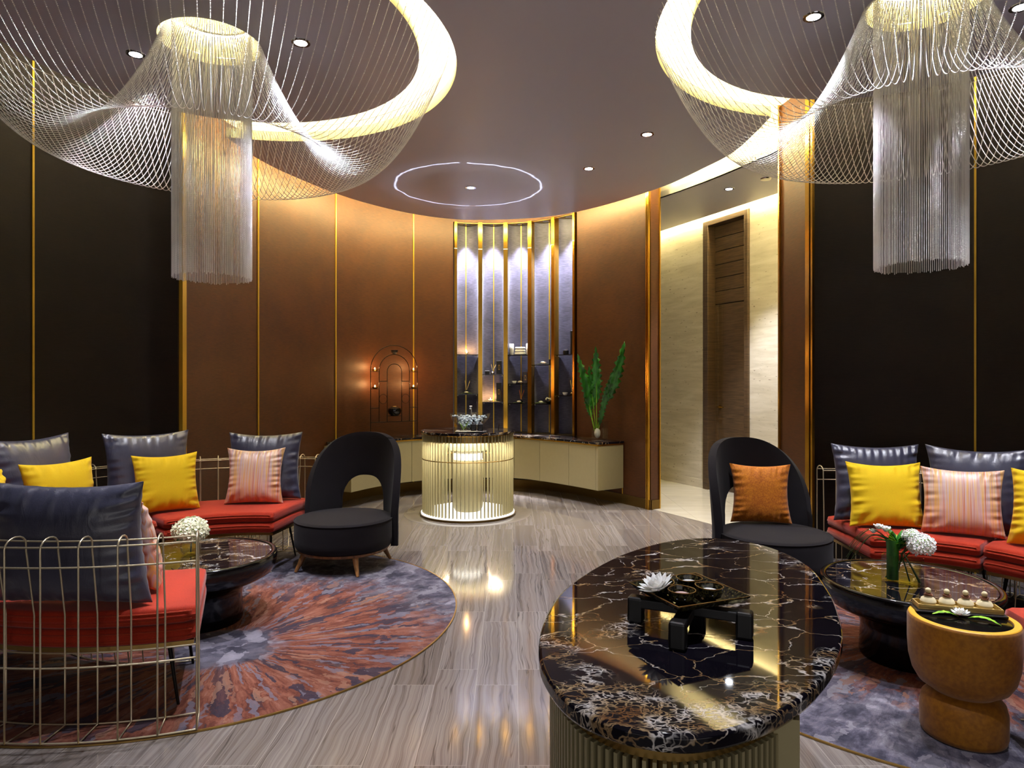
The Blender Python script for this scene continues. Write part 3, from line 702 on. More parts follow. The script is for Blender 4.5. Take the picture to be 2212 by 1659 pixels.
# ================================================================== LOUNGE CHAIRS
def lounge_chair(x, y, back, lab):
    t = thing('lounge_chair', (x, y, 0), lab, 'chair', math.radians(back-90), 'charcoal lounge chairs')
    b = .03; prof = [(1e-5, .150), (.30, .150), (.335, .156), (.348, .18)]
    prof += [(.350, z) for z in (.22, .30)]+[(.350-b+b*math.cos(q), .365-b+b*math.sin(q)) for q in np.linspace(0, PI/2, 6)]+[(.24, .374), (.12, .379), (1e-5, .380)]
    MB().lathe(prof, 64).build('seat', M['charcoal'], t)
    MB().tube([(.349*math.cos(q), .349*math.sin(q), .352) for q in np.linspace(0, 2*PI, 65)[:-1]], .004, 6, True).build('seat_piping', M['charcoal'], t)
    MB().lathe([(1e-5, .128), (.315, .128), (.325, .135), (.325, .149), (1e-5, .149)], 48).build('wooden_base', M['wood'], t)
    for k in (-47, 47, 137, 223):
        q = math.radians(90+k); c_, s_ = math.cos(q), math.sin(q)
        MB().tube([(.29*c_, .29*s_, .130), (.315*c_, .315*s_, .07), (.35*c_, .35*s_, .0078)], .024, 10, r1=.011).build('leg', M['wood'], t, ang=60)
    # curved shell back with an arched cut-out
    U = 76; u0 = 31; cols = sorted(set([-U+i*2*U/40 for i in range(41)]+[-u0-.01, -u0, u0, u0+.01, -u0+1, u0-1, -u0+3, u0-3]))
    def top(u):
        a = abs(u)/U; return .40+.55*max(0, 1-a**2.5)**.62
    def bot(u):
        if abs(u) <= u0: return .34+.275*max(0, 1-(abs(u)/u0)**2.6)**(1/2.6)
        return .145
    # rebuild these columns so that they share a height grid
    grid = []
    zc = .34
    for u in cols:
        a = math.radians(90+u); z1 = top(u); z0 = bot(u)
        if abs(u) > u0: zs = [z0+(zc-z0)*q/3 for q in range(3)]+[zc+(z1-zc)*q/9 for q in range(10)]
        else: zs = [None]*3+[z0+(z1-z0)*q/9 for q in range(10)]
        grid.append((a, u, zs))
    vs = []; ix = {}
    for i, (a, u, zs) in enumerate(grid):
        for j, z in enumerate(zs):
            if z is None: continue
            r = .366+.035*max(0, (z-.38))/.55
            ix[(i, j)] = len(vs); vs.append((r*math.cos(a), r*math.sin(a), z))
    fs = []
    for i in range(len(grid)-1):
        for j in range(12):
            q = [(i, j), (i+1, j), (i+1, j+1), (i, j+1)]
            if all(k in ix for k in q): fs.append(tuple(ix[k] for k in q))
    mb = MB(); mb.v = vs; mb.f = fs
    o = mb.build('backrest', M['charcoal'], t, ang=180)
    s_ = o.modifiers.new('Solid', 'SOLIDIFY'); s_.thickness = .052; s_.offset = 0; s_.use_even_offset = True
    b_ = o.modifiers.new('Bevel', 'BEVEL'); b_.width = .018; b_.segments = 3; b_.limit_method = 'ANGLE'; b_.angle_limit = math.radians(50)
    return t
lounge_chair(-1.226, 4.87, 76, 'charcoal round lounge chair with arched cut-out back, at the left beside the red sofa')
lounge_chair(1.72, 4.37, 106, 'charcoal round lounge chair holding a burnt orange cushion')

# ================================================================== COFFEE TABLES
def coffee_table(x, y, lab, mat, sc=1.):
    t = thing('coffee_table', (x, y, 0), lab, 'coffee table', 0, 'round coffee tables')
    MB().lathe([(1e-5, .366), (.372*sc, .366), (.372*sc, .3765), (1e-5, .3765)], 96).build('marble_top', M[mat], t)
    prof = [(.13, .0066), (.215, .0066), (.22, .02), (.215, .15), (.225, .20), (.27, .225), (.335, .245), (.385, .275), (.402, .32), (.405, .362),
            (.402, .374), (.397, .380), (.386, .381), (.377, .3775), (.3735, .374), (.3735, .364), (1e-5, .364)]
    MB().lathe([(r*sc, z) for r, z in prof], 96).build('lacquered_base', M['black'], t, ang=50)
coffee_table(-1.745, 3.74, 'round coffee table with brown and gold marble top on a black lacquer drum, left side', 'marble2')
coffee_table(1.93, 3.25, 'round coffee table with black marble top on a black lacquer drum, right side', 'marble', .97)

# ================================================================== CHANDELIERS
OCT = np.array([(1, 0, 0), (-1, 0, 0), (0, 1, 0), (0, -1, 0), (0, 0, 1), (0, 0, -1)], float)
OCF = np.array([(0, 2, 4), (2, 1, 4), (1, 3, 4), (3, 0, 4), (2, 0, 5), (1, 2, 5), (3, 1, 5), (0, 3, 5)])
_p = (1+5**.5)/2
ICO = np.array([(-1, _p, 0), (1, _p, 0), (-1, -_p, 0), (1, -_p, 0), (0, -1, _p), (0, 1, _p), (0, -1, -_p), (0, 1, -_p), (_p, 0, -1), (_p, 0, 1), (-_p, 0, -1), (-_p, 0, 1)])/math.hypot(1, _p)
ICF = np.array([(0, 11, 5), (0, 5, 1), (0, 1, 7), (0, 7, 10), (0, 10, 11), (1, 5, 9), (5, 11, 4), (11, 10, 2), (10, 7, 6), (7, 1, 8), (3, 9, 4), (3, 4, 2), (3, 2, 6), (3, 6, 8), (3, 8, 9), (4, 9, 5), (2, 4, 11), (6, 2, 10), (8, 6, 7), (9, 8, 1)])
def bead_mesh(name, pts, r, V, Fc, sz=1.):
    P = np.asarray(pts, float); n = len(P); V = V*np.array([1, 1, sz])
    v = (P[:, None, :]+V[None]*r).reshape(-1, 3); f = (Fc[None]+np.arange(n)[:, None, None]*len(V)).reshape(-1)
    me = bpy.data.meshes.new(name); me.vertices.add(len(v)); me.vertices.foreach_set('co', v.ravel())
    nf = n*len(Fc); me.loops.add(len(f)); me.loops.foreach_set('vertex_index', f.astype(np.int32))
    me.polygons.add(nf); me.polygons.foreach_set('loop_start', (np.arange(nf)*3).astype(np.int32))
    me.update(calc_edges=True); me.polygons.foreach_set('use_smooth', np.ones(nf, bool)); me.materials.append(M['bead']); me.validate(); return me
def swag_points(ri, ro, zt, zl, pitch, N):
    v = (ri+ro)/2; a = (zt-zl)/(v-ri)**2; rr = np.linspace(ri, ro, 800); zz = a*(rr-v)**2+zl
    L = np.concatenate([[0], np.cumsum(np.hypot(np.diff(rr), np.diff(zz)))]); q = np.arange(0, L[-1], pitch)
    r = np.interp(q, L, rr); z = np.interp(q, L, zz); out = []
    for k in range(N):
        t = 2*PI*(k+.5)/N; out.append(np.stack([r*math.cos(t), r*math.sin(t), z-ZC], 1))
    return np.concatenate(out)
sw = bead_mesh('swag', swag_points(.250, 1.335, 3.30, 2.60, .0062, 144), .0027, ICO, ICF)
cy = []
for k in range(136):
    t = 2*PI*k/136; zb = 1.932+random.uniform(-.006, .006); z = np.arange(3.42, zb, -.0052)
    rr = .2067+random.uniform(-.0015, .0015); cy.append(np.stack([np.full_like(z, rr*math.cos(t)), np.full_like(z, rr*math.sin(t)), z-ZC], 1))
cyl = bead_mesh('curtain', np.concatenate(cy), .0031, OCT, OCF)
def chandelier(x, y, lab):
    t = thing('bead_chandelier', (x, y, ZC), lab, 'chandelier', 0, 'bead chain chandeliers')
    for nm, me in (('bead_swags', sw), ('bead_curtain', cyl)):
        o = bpy.data.objects.new(nm, me); COL.objects.link(o); o.parent = t; o['kind'] = 'stuff'
    MB().tube([(.2067*math.cos(q), .2067*math.sin(q), .155) for q in np.linspace(0, 2*PI, 49)[:-1]], .006, 6, True).build('inner_hanging_ring', M['chrome'], t)
    MB().tube([(.250*math.cos(q), .250*math.sin(q), .034) for q in np.linspace(0, 2*PI, 49)[:-1]], .0015, 6, True).build('swag_ring', M['chrome'], t)
    MB().tube([(1.335*math.cos(q), 1.335*math.sin(q), .036) for q in np.linspace(0, 2*PI, 129)[:-1]], .0014, 6, True).build('outer_hanging_ring', M['chrome'], t)
    return t
chandelier(-1.70, 3.785, 'large chandelier of silver bead chains, swagged round a hanging cylinder, over the left seating')
chandelier(2.08, 3.40, 'large chandelier of silver bead chains, swagged round a hanging cylinder, over the right seating')

# ================================================================== FLOWER HELPERS
def petal_mesh(mb, o, yaw, pitch, L, wd, cup=.25, n=5):
    """one pointed petal from point o"""
    c, s_ = math.cos(yaw), math.sin(yaw); vs = []
    for i in range(n+1):
        t = i/n; wv = wd/2*math.sin(PI*min(1, .12+t*.88))**.8 if i < n else 0
        rr = L*t*math.cos(pitch)-L*cup*t*t*math.sin(pitch)*.6; zz = L*t*math.sin(pitch)+L*cup*t*t*math.cos(pitch)
        for k in (-1, 0, 1):
            x, y, z = rr, k*wv, zz+abs(k)*wv*.35
            vs.append((o[0]+x*c-y*s_, o[1]+x*s_+y*c, o[2]+z))
    fs = []
    for i in range(n):
        for k in (0, 1): fs.append((i*3+k, (i+1)*3+k, (i+1)*3+k+1, i*3+k+1))
    mb.add(vs, fs)
def solid(o, th=.0008):
    m = o.modifiers.new('Solid', 'SOLIDIFY'); m.thickness = th; m.offset = 0; return o
def lotus(x, y, z, R, lab, group='white lotus flowers', parent=None, rx=0.):
    t = thing('lotus_flower', (x, y, z), lab, 'flower', random.uniform(0, 3), group)
    if rx: t.rotation_euler[0] = rx
    rings = ((14, 12, 1.), (10, 35, .88), (8, 58, .75), (6, 76, .6))
    mb = MB()
    for n, p, f in rings:
        off = random.random()
        for k in range(n): petal_mesh(mb, (0, 0, .004), 2*PI*(k+off)/n, math.radians(p+random.uniform(-6, 6)), R*f, R*.36)
    solid(mb.build('petals', M['petal'], t, ang=60))
    mb = MB(); mb.ball(0, 0, .010, R*.14, 10)
    mb.build('heart', M['petaly'], t)
    return t
def leaf_mesh(mb, base, tip, wd, fold=.3, wav=0., n=14, side=None, bend=.0):
    """blade from base to tip; wav = edge ruffle"""
    b, e = Vector(base), Vector(tip); d = (e-b); up = Vector((0, 0, 1))
    sd = Vector(side).normalized() if side else d.cross(up).normalized()
    nr = sd.cross(d).normalized(); vs = []
    for i in range(n+1):
        t = i/n; w_ = wd/2*(math.sin(PI*t**.75)**.75 if 0 < t < 1 else 0.02); c = b+d*t+nr*bend*math.sin(PI*t)*d.length
        rf = 1+wav*math.sin(t*38+i)
        for k in (-1, -.5, 0, .5, 1):
            vs.append(c+sd*k*w_*(rf if abs(k) == 1 else 1)+nr*(abs(k)*w_*fold+(wav*wd*.35*math.sin(t*31+k*4) if abs(k) == 1 else 0)))
    fs = []
    for i in range(n):
        for k in range(4): fs.append((i*5+k, (i+1)*5+k, (i+1)*5+k+1, i*5+k+1))
    mb.add(vs, fs)
def hydrangea(t, name, cx, cy, cz, R, mat, n=110, seed=1, sz=.8):
    rnd = random.Random(seed); mb = MB()
    for k in range(n):
        zf = 1-1.75*(k+.5)/n; a = k*2.39996; rr = math.sqrt(max(0, 1-zf*zf)); j = rnd.uniform(.90, 1.07)
        nrm = Vector((rr*math.cos(a), rr*math.sin(a), zf)); p = Vector((cx, cy, cz))+Vector((nrm.x*R*j, nrm.y*R*j, nrm.z*R*sz*j))
        nrm = (nrm+Vector((rnd.uniform(-.35, .35), rnd.uniform(-.35, .35), rnd.uniform(-.2, .35)))).normalized()
        u = nrm.cross(Vector((.3, .2, 1))).normalized(); v = nrm.cross(u); s_ = R*.235*rnd.uniform(.85, 1.15); q0 = rnd.uniform(0, 1.5)
        for q in range(4):
            b = q0+q*PI/2; up_ = rnd.uniform(.15, .4)
            def D(da, f, h): return p+(u*math.cos(b+da)+v*math.sin(b+da))*s_*f+nrm*s_*h
            mb.add([p, D(-.45, .55, up_*.5), D(-.42, .95, up_), D(0, 1.12, up_*.8), D(.42, .95, up_), D(.45, .55, up_*.5)], [(0, 1, 2, 3), (0, 3, 4, 5)])
    solid(mb.build(name, mat, t, sm=False), .0005)
    MB().ball(cx, cy, cz, R*.80, 20, sz).build('flower_core', M['leafl'], t)

# ================================================================== ISLAND TABLE (front right)
TOPZ = .78
isl_pts = [(.258, 1.072), (.166, 1.108), (.098, 1.188), (.061, 1.32), (.058, 1.45), (.078, 1.60), (.125, 1.78), (.198, 1.94), (.30, 2.11), (.402, 2.24), (.55, 2.37), (.704, 2.425),
           (.83, 2.37), (.90, 2.249), (.915, 2.05), (.862, 1.812), (.80, 1.63), (.739, 1.49), (.655, 1.355), (.562, 1.241), (.476, 1.160), (.404, 1.112), (.33, 1.080)]
def cm_closed(P, k=6):
    n = len(P); out = []
    for i in range(n):
        p0, p1, p2, p3 = P[i-1], P[i], P[(i+1) % n], P[(i+2) % n]
        for j in range(k):
            t = j/k; out.append(tuple(.5*((2*p1[c])+(-p0[c]+p2[c])*t+(2*p0[c]-5*p1[c]+4*p2[c]-p3[c])*t*t+(-p0[c]+3*p1[c]-3*p2[c]+p3[c])*t**3) for c in (0, 1)))
    return out
OC = (.48, 1.72)
isl = thing('reception_island', (OC[0], OC[1], 0), 'tall oval island table with black gold-veined marble top and slatted champagne body, nearest the camera', 'table')
Lc = (-OC[0], -OC[1], 0)
tp = cm_closed(isl_pts)
MB().prism(tp, TOPZ-.032, TOPZ).build('marble_top', M['marble'], isl, Lc, bevel=.007, ang=40)
def closed_off(P, d):
    n = len(P); out = []
    for i in range(n):
        a, b = P[i-1], P[(i+1) % n]; tx, ty = b[0]-a[0], b[1]-a[1]; l = math.hypot(tx, ty); out.append((P[i][0]+ty/l*d, P[i][1]-tx/l*d))
    return out
ins = closed_off(tp, .035)     # points run clockwise seen from above: this goes inwards
if (ins[0][1]-tp[0][1]) < 0: ins = closed_off(tp, -.035)
body = [p for p in ins if p[0] < .50-.0*p[1] or p[1] > 9]
front = sorted([p for p in ins if p[0] <= .475 and p[1] < 2.25], key=lambda p: math.atan2(p[1]-1.7, -(p[0]-.6)))
# order: from the back left, round the front, to the right cut
front = sorted(front, key=lambda p: -math.atan2(p[1]-1.72, .62-p[0]))
core = [(.62+(p[0]-.62)*.955, 1.72+(p[1]-1.72)*.975) for p in front]
MB().prism(core+[(.50, 1.20), (.60, 1.75), (.56, 2.2)], 0.0008, TOPZ-.033).build('core', M['bronze'], isl, Lc, ang=40)
MB().prism(offset([p for p in front], 0)+[(.507, 1.19), (.56, 2.15)], TOPZ-.062, TOPZ-.034).build('top_rail', M['gold_dull'], isl, Lc, ang=40)
acc = 0; last = front[0]; nsl = 0
for a_, b_ in zip(front, front[1:]):
    l = math.dist(a_, b_); q = 0
    while acc+l-q >= .0158 and nsl < 99:
        q += .0158-acc; acc = 0; t_ = q/l; x, y = a_[0]+(b_[0]-a_[0])*t_, a_[1]+(b_[1]-a_[1])*t_
        MB().box(x-OC[0], y-OC[1], (TOPZ-.06)/2, .0065, .022, TOPZ-.062, math.atan2(b_[1]-a_[1], b_[0]-a_[0])).build('slat', M['champ'], isl, sm=False); nsl += 1
    acc += l-q
pe = front[-1]
MB().prism([pe, (pe[0]+.002, pe[1]-.004), (.512, 1.186), (.53, 1.23), (pe[0]+.02, pe[1]+.03)], 0.0008, TOPZ-.034).build('end_panel', M['champ'], isl, Lc, sm=False)

# black stand, plate, bowls, lotus on the island
st = thing('serving_stand', (.405, 1.53, TOPZ+.0004), 'low black wooden cross-shaped stand with four feet on the island marble', 'stand', math.radians(-25))
for k, (ax, ay) in enumerate(((-.122, .0), (.122, .0), (0, -.122), (0, .122))):
    m_ = MB().box(ax*1.0, ay*1.0, .030, .036, .036, .060); m_.build('foot', M['blackmat'], st, bevel=.006, sm=False)
MB().box(0, 0, .047, .25, .032, .022).build('crossbar', M['blackmat'], st, bevel=.003, sm=False)
MB().box(0, 0, .0462, .032, .25, .0215).build('crossbar', M['blackmat'], st, bevel=.003, sm=False)
a22 = math.radians(22.5)
pl = thing('square_plate', (.411, 1.560, TOPZ+.0605), 'square dark glazed plate with rust rim standing on the black stand', 'plate', a22)
def sq(r, z, b=.0): return [(-r, -r, z), (r, -r, z), (r, r, z), (-r, r, z)]
mb = MB(); lv = [(.062, .0), (.086, .008), (.0985, .020), (.0985, .024), (.084, .0125), (.066, .0065)]
vs = []; [vs.extend(sq(r, z)) for r, z in lv]
fs = [(i*4+k, i*4+(k+1) % 4, (i+1)*4+(k+1) % 4, (i+1)*4+k) for i in range(5) for k in range(4)]+[(0, 3, 2, 1), (20, 21, 22, 23)]
mb.add(vs, fs).build('plate_body', M['bowlg'], pl, bevel=.0015, sm=False)
MB().tube(sq(.0985, .0235), .0017, 6, True).build('rim', M['rimb'], pl)
def bowl(x, y, lab, fill, rot):
    t = thing('teardrop_bowl', (x, y, TOPZ+.069), lab, 'bowl', rot, 'glazed teardrop bowls'); t.scale = (1.0, 1.0, 1.0)
    prof = [(1e-5, 0.), (.014, 0.), (.025, .006), (.031, .018), (.0315, .029), (.0295, .0295), (.028, .018), (.022, .008), (1e-5, .006)]
    m_ = MB().lathe(prof, 40)
    m_.v = [(x_*(1.0+(.12*max(0, x_/.0315)**3)), y_*(1-.25*max(0, x_/.0315)**2), z_) for x_, y_, z_ in m_.v]
    m_.build('bowl_body', M['bowlg'], t)
    R = .0305; rim = []
    for q in np.linspace(0, 2*PI, 49)[:-1]:
        x_, y_ = R*math.cos(q), R*math.sin(q); rim.append((x_*(1.0+(.12*max(0, x_/.0315)**3)), y_*(1-.25*max(0, x_/.0315)**2), .0292))
    MB().tube(rim, .0013, 6, True).build('rim', M['rimb'], t)
    MB().lathe([(1e-5, .016), (.026, .016), (.014, .021), (1e-5, .023)], 24).build('filling', M[fill], t)
bowl(.384, 1.508, 'front teardrop bowl of pink salt on the square plate', 'salt', 1.6)
bowl(.455, 1.535, 'right-hand teardrop bowl of white salt on the square plate', 'petal', 2.5)
bowl(.425, 1.600, 'teardrop bowl of white salt at the back of the square plate', 'petal', 4.1)
bowl(.352, 1.572, 'empty teardrop bowl half hidden behind the lotus on the square plate', 'rimb', 5.3)
lotus(.338, 1.535, TOPZ+.084, .046, 'big white lotus leaning over the corner of the square plate', rx=-.35)

# ================================================================== STOOL AND ITS TRAY
sx_, sy_ = 1.715, 2.535
t = thing('pedestal_stool', (sx_, sy_, 0), 'ochre waisted drum stool with inset black glass top', 'stool')
pr = [(1e-5, .008), (.128, .008), (.138, .012), (.143, .03), (.143, .11), (.135, .145), (.115, .168), (.105, .175), (.118, .185), (.148, .205), (.168, .24), (.180, .29),
      (.184, .35), (.184, .44), (.181, .449), (.176, .452), (.158, .452), (.156, .449), (.156, .440), (1e-5, .440)]
MB().lathe(pr, 80).build('body', M['stool'], t, ang=60)
MB().lathe([(.1565, .452), (.1575, .4535), (.176, .4535), (.1795, .451), (.178, .449), (.158, .449)], 80, capb=False, capt=False).build('top_rim', M['lit_rim'], t)
MB().lathe([(1e-5, .441), (.155, .441), (.155, .447), (.151, .4495), (1e-5, .4495)], 64).build('glass_top', M['black'], t)
tr = thing('bamboo_tray', (1.735, 2.60, .4540), 'long bamboo tray on black slate, across the ochre stool', 'tray', math.radians(-14))
MB().box(0, -.008, .003, .31, .088, .006).build('slate', M['blackmat'], tr, sm=False, bevel=.001)
MB().box(0, 0, .009, .272, .060, .004).build('tray_floor', M['bamboo'], tr, sm=False)
for x, y, a, b in ((0, -.036, .285, .004), (0, .036, .285, .004), (-.143, 0, .004, .076), (.143, 0, .004, .076)):
    MB().box(x, y, .017, a, b, .018).build('tray_side', M['bamboo'], tr, sm=False)
mb = None
for k, nm in enumerate(('leftmost', 'second', 'third', 'rightmost')):
    c_ = math.cos(math.radians(-14)); s_ = math.sin(math.radians(-14)); lx = -.098+k*.065; ly = .006
    t = thing('herbal_compress', (1.735+lx*c_-ly*s_, 2.60+lx*s_+ly*c_, .4655), nm+' of the four cotton herbal compress balls on the bamboo tray', 'herbal compress', 0, 'herbal compress balls')
    MB().lathe([(1e-5, .0), (.015, .0), (.026, .008), (.0285, .018), (.024, .029), (.014, .036), (.009, .041), (1e-5, .041)], 24).build('ball', M['cream'], t)
    MB().lathe([(.008, .036), (.0125, .040), (.0118, .046), (.0075, .050), (1e-5, .052)], 20).build('neck', M['brownr'], t)
    MB().tube([(.0135*math.cos(q), .0135*math.sin(q), .0435+.003*math.sin(2*q+k)) for q in np.linspace(0, 2*PI, 25)[:-1]], .0022, 6, True).build('raffia_tie', M['brownr'], t)
    MB().ball(0, 0, .059, .0105, 16).build('knob', M['cream'], t)
lotus(1.706, 2.535, .4545, .036, 'white lotus lying in front of the bamboo tray on the stool')
for nm, b_, e_ in (('left', (1.695, 2.53, .455), (1.600, 2.540, .462)), ('right', (1.725, 2.52, .455), (1.795, 2.445, .452))):
    mb = MB(); leaf_mesh(mb, b_, e_, .026, .25, .12, bend=.12); o = solid(mb.build('variegated_leaf', M['leafl'], None, ang=60)); tag(o, 'green speckled leaf on the %s of the lotus on the stool' % nm, 'leaf', 'speckled leaves on the stool')

# ================================================================== VASES ON THE COFFEE TABLES
t = thing('hydrangea_vase', (-1.805, 3.745, .3767), 'round glass vase with a white hydrangea head on the left coffee table', 'vase')
MB().lathe([(1e-5, 0), (.036, 0), (.05, .012), (.055, .045), (.05, .075), (.046, .082), (.043, .082), (.047, .072), (.051, .045), (.046, .016), (.034, .008), (1e-5, .008)], 40).build('glass_bowl', M['glass'], t)
MB().lathe([(1e-5, .009), (.033, .009), (.045, .018), (.0505, .044), (1e-5, .044)], 32).build('water', M['water'], t)
hydrangea(t, 'hydrangea_head', .0, 0, .135, .088, M['petaly'], 170, 3, .72)
mb = MB(); mb.tube([(0, 0, .012), (.004, .003, .09)], .004, 6); mb.build('stem', M['leafd'], t)
mb = MB()
for a in (.3, 1.4, 2.6, 3.5, 4.4, 5.5): leaf_mesh(mb, (.015*math.cos(a), .015*math.sin(a), .08), (.10*math.cos(a), .10*math.sin(a), .085+.02*math.sin(a*3)), .05, .2, bend=.15)
solid(mb.build('leaves', M['leafd'], t, ang=60))

yw = math.radians(-42)
t = thing('flower_vase', (1.888, 3.222, .3767), 'rectangular glass vase with rolled leaf, white hydrangea and lisianthus on the right coffee table', 'vase', yw)
w2, d2, h2 = .084, .030, .125
for x, y, a, b in ((0, -d2, w2*2, .004), (0, d2, w2*2, .004), (-w2, 0, .004, d2*2), (w2, 0, .004, d2*2)):
    MB().box(x, y, h2/2+.001, a, b, h2).build('glass_side', M['glass'], t, sm=False)
MB().box(0, 0, .0035, w2*2, d2*2, .007).build('glass_base', M['glass'], t, sm=False)
MB().lathe([(.026, .008), (.027, .16), (.030, .20), (.028, .20), (.025, .16), (.024, .008)], 28, -.043, 0, 0, capb=False, capt=False).build('rolled_leaf', M['leaf'], t)
mb = MB()
for p0, p1 in (((-.075, 0, .01), (.03, .0, .15)), ((.03, 0, .01), (-.01, .01, .14)), ((.07, .005, .01), (.0, .0, .15)), ((.078, -.005, .012), (.01, .0, .13)), ((-.03, .01, .01), (.0, .01, .15)),
               ((.0, 0, .14), (.06, .0, .20)), ((.0, 0, .14), (.035, .01, .21)), ((-.01, .0, .15), (-.04, 0, .23))):
    mb.tube([p0, ((p0[0]+p1[0])/2, (p0[1]+p1[1])/2+.004, (p0[2]+p1[2])/2), p1], .0032, 6)
mb.build('stems', M['leafd'], t)
hydrangea(t, 'hydrangea_head', .078, -.01, .196, .058, M['petal'], 120, 5, .8)
hydrangea(t, 'small_hydrangea_head', .038, .0, .228, .040, M['petal'], 80, 6, .8)
mb = MB()
for cx, cz, r in ((-.105, .255, .028), (-.073, .247, .030), (-.128, .232, .022)):
    for n_, p_, f_ in ((6, 25, 1), (6, 55, .85), (5, 78, .7)):
        for k in range(n_): petal_mesh(mb, (cx, 0, cz-.014), 2*PI*k/n_+p_, math.radians(p_), r*f_*1.1, r*.9, .4)
solid(mb.build('lisianthus', M['petal'], t, ang=60))
mb = MB()
rnd = random.Random(3)
for k in range(26):
    a = rnd.uniform(0, 2*PI); l = rnd.uniform(.04, .085); leaf_mesh(mb, (-.035+rnd.uniform(-.02, .02), rnd.uniform(-.01, .01), .165), (-.035+l*math.cos(a)*.8, l*math.sin(a)*.5, .165+rnd.uniform(.01, .085)), .022, .25, n=8, bend=.1)
solid(mb.build('bright_leaves', M['leafl'], t, ang=60))
mb = MB()
for k in range(16):
    a = rnd.uniform(-.5, 3.6); leaf_mesh(mb, (-.02, 0, .15), (-.03+.11*math.cos(a), .05*math.sin(k), .16+.09*abs(math.sin(a))), .026, .25, n=8, bend=.12)
solid(mb.build('dark_leaves', M['leaf'], t, ang=60))
mb = MB()
for k in range(9):
    e_ = (-.20-rnd.uniform(0, .05), rnd.uniform(-.06, .05), .06+rnd.uniform(0, .10)); mb.tube([Vector((-.06, 0, .19)).lerp(Vector(e_), q)+Vector((0, 0, .07*math.sin(PI*q))) for q in np.linspace(0, 1, 10)], .0011, 5)
mb.build('grass_blades', M['leafd'], t)

# ================================================================== WALL-HUNG CABINETS AND WORKTOP
def s_px(px, off):
    k = (px-HX)/F
    return min((SL*i/4000 for i in range(4001)), key=lambda s: abs(W(s, off)[0]-k*W(s, off)[1]))
SA, SB = s_ray(704), s_ray(1349)
seams = [SA]+[s_px(p, .36) for p in (756, 832, 888, 944, 1000, 1056, 1112, 1168, 1231, 1295)]
seams[-1] = SB
nms = ['at the left end beside the lounge chair', 'second from the left end', 'third from the left, seen through the chair back', 'with its right edge just left of the pedestal',
       'mostly behind the left side of the pedestal', 'behind the middle of the pedestal', 'behind the pedestal, right of its middle', 'just right of the slatted pedestal', 'third from the right end', 'at the right end with its side showing']
def anchored(P, z0, z1): return MB().prism(P, z0, z1)
for i in range(10):
    s0, s1 = seams[i]+.0022, seams[i+1]-.0022
    A_, B_ = run(s0, s1, .016, .06), run(s0, s1, .36, .06)
    m_ = W((s0+s1)/2, .2); t = thing('wall_cabinet', (m_[0], m_[1], .175), 'cream wall-hung cabinet '+nms[i], 'cabinet', 0, 'cream wall-hung cabinets')
    Lo = (-m_[0], -m_[1], -.175)
    MB().prism(A_+B_[::-1], .175, .650).build('carcass', M['champ'], t, Lo, ang=50)
    D_ = run(s0, s1, .378, .06); E_ = run(s0, s1, .361, .06)
    if i == 9:   # corner post at the open end
        D_ = run(s0, s1-.05, .378, .06); E_ = run(s0, s1-.05, .361, .06)
        MB().prism(run(s1-.047, s1, .361, .02)+run(s1-.047, s1, .378, .02)[::-1], .175, .650).build('corner_strip', M['champ'], t, Lo, ang=50)
    MB().prism(E_+D_[::-1], .175, .650).build('door', M['champ'], t, Lo, ang=50)
mm = W((SA+SB)/2, .2)
t = thing('marble_worktop', (mm[0], mm[1], .651), 'long curved black marble worktop on the cream wall-hung cabinets', 'worktop'); Lo = (-mm[0], -mm[1], -.651)
MB().prism(run(SA-.004, SB+.006, .011, .06)+run(SA-.004, SB+.006, .400, .06)[::-1], .668, .690).build('slab', M['marble'], t, Lo, ang=50, bevel=.002)
MB().prism(run(SA, SB+.002, .016, .06)+run(SA, SB+.002, .388, .06)[::-1], .6515, .6675).build('gold_edge', M['gold'], t, Lo, ang=50)

# ================================================================== SLATTED PEDESTAL
PX, PY = -.449, 6.80
t = thing('slatted_pedestal', (PX, PY, 0), 'round pedestal of glowing vertical champagne slats with a dark marble top', 'pedestal')
MB().lathe([(1e-5, .001), (.485, .001), (.485, .020), (1e-5, .020)], 80).build('plinth', M['bronze'], t)
MB().lathe([(1e-5, .021), (.474, .021), (.476, .027), (.474, .034), (1e-5, .034)], 80).build('base_disc', M['backlit'], t)
for k in range(74):
    a = 2*PI*(k+.5)/74
    MB().box(.452*math.cos(a), .452*math.sin(a), .426, .024, .006, .782, a).build('slat', M['champ'], t, sm=False)
MB().tube([(.462*math.cos(q), .462*math.sin(q), .570) for q in np.linspace(0, 2*PI, 97)[:-1]], .005, 6, True).build('middle_ring', M['gold_dull'], t)
MB().lathe([(.40, .752), (.437, .752), (.437, .817), (.40, .817), (.40, .752)], 80, capb=False, capt=False).build('top_drum', M['gold_dull'], t)
MB().lathe([(1e-5, .8175), (.470, .8175), (.474, .8205), (.470, .8255), (1e-5, .8255)], 96).build('gold_rim', M['gold'], t)
MB().lathe([(1e-5, .826), (.474, .826), (.478, .832), (.478, .846), (.474, .850), (1e-5, .850)], 96).build('marble_top', M['marble2'], t)
MB().lathe([(1e-5, .0345), (.13, .0345), (.138, .05), (.150, .07), (.155, .1), (.155, .555), (1e-5, .555)], 64).build('column', M['champ'], t, ang=40)
MB().lathe([(1e-5, .620), (.16, .622), (.195, .650), (.205, .70), (.21, .751), (1e-5, .751)], 64).build('hood', M['champ'], t, ang=40)
MB().lathe([(.145, .556), (.145, .6195)], 48, capb=False, capt=False).build('glowing_band', M['led_soft'], t)
MB().tube([(.375*math.cos(q), .375*math.sin(q), .785) for q in np.linspace(0, 2*PI, 65)[:-1]], .007, 6, True).build('upper_light_ring', M['ped_led'], t)
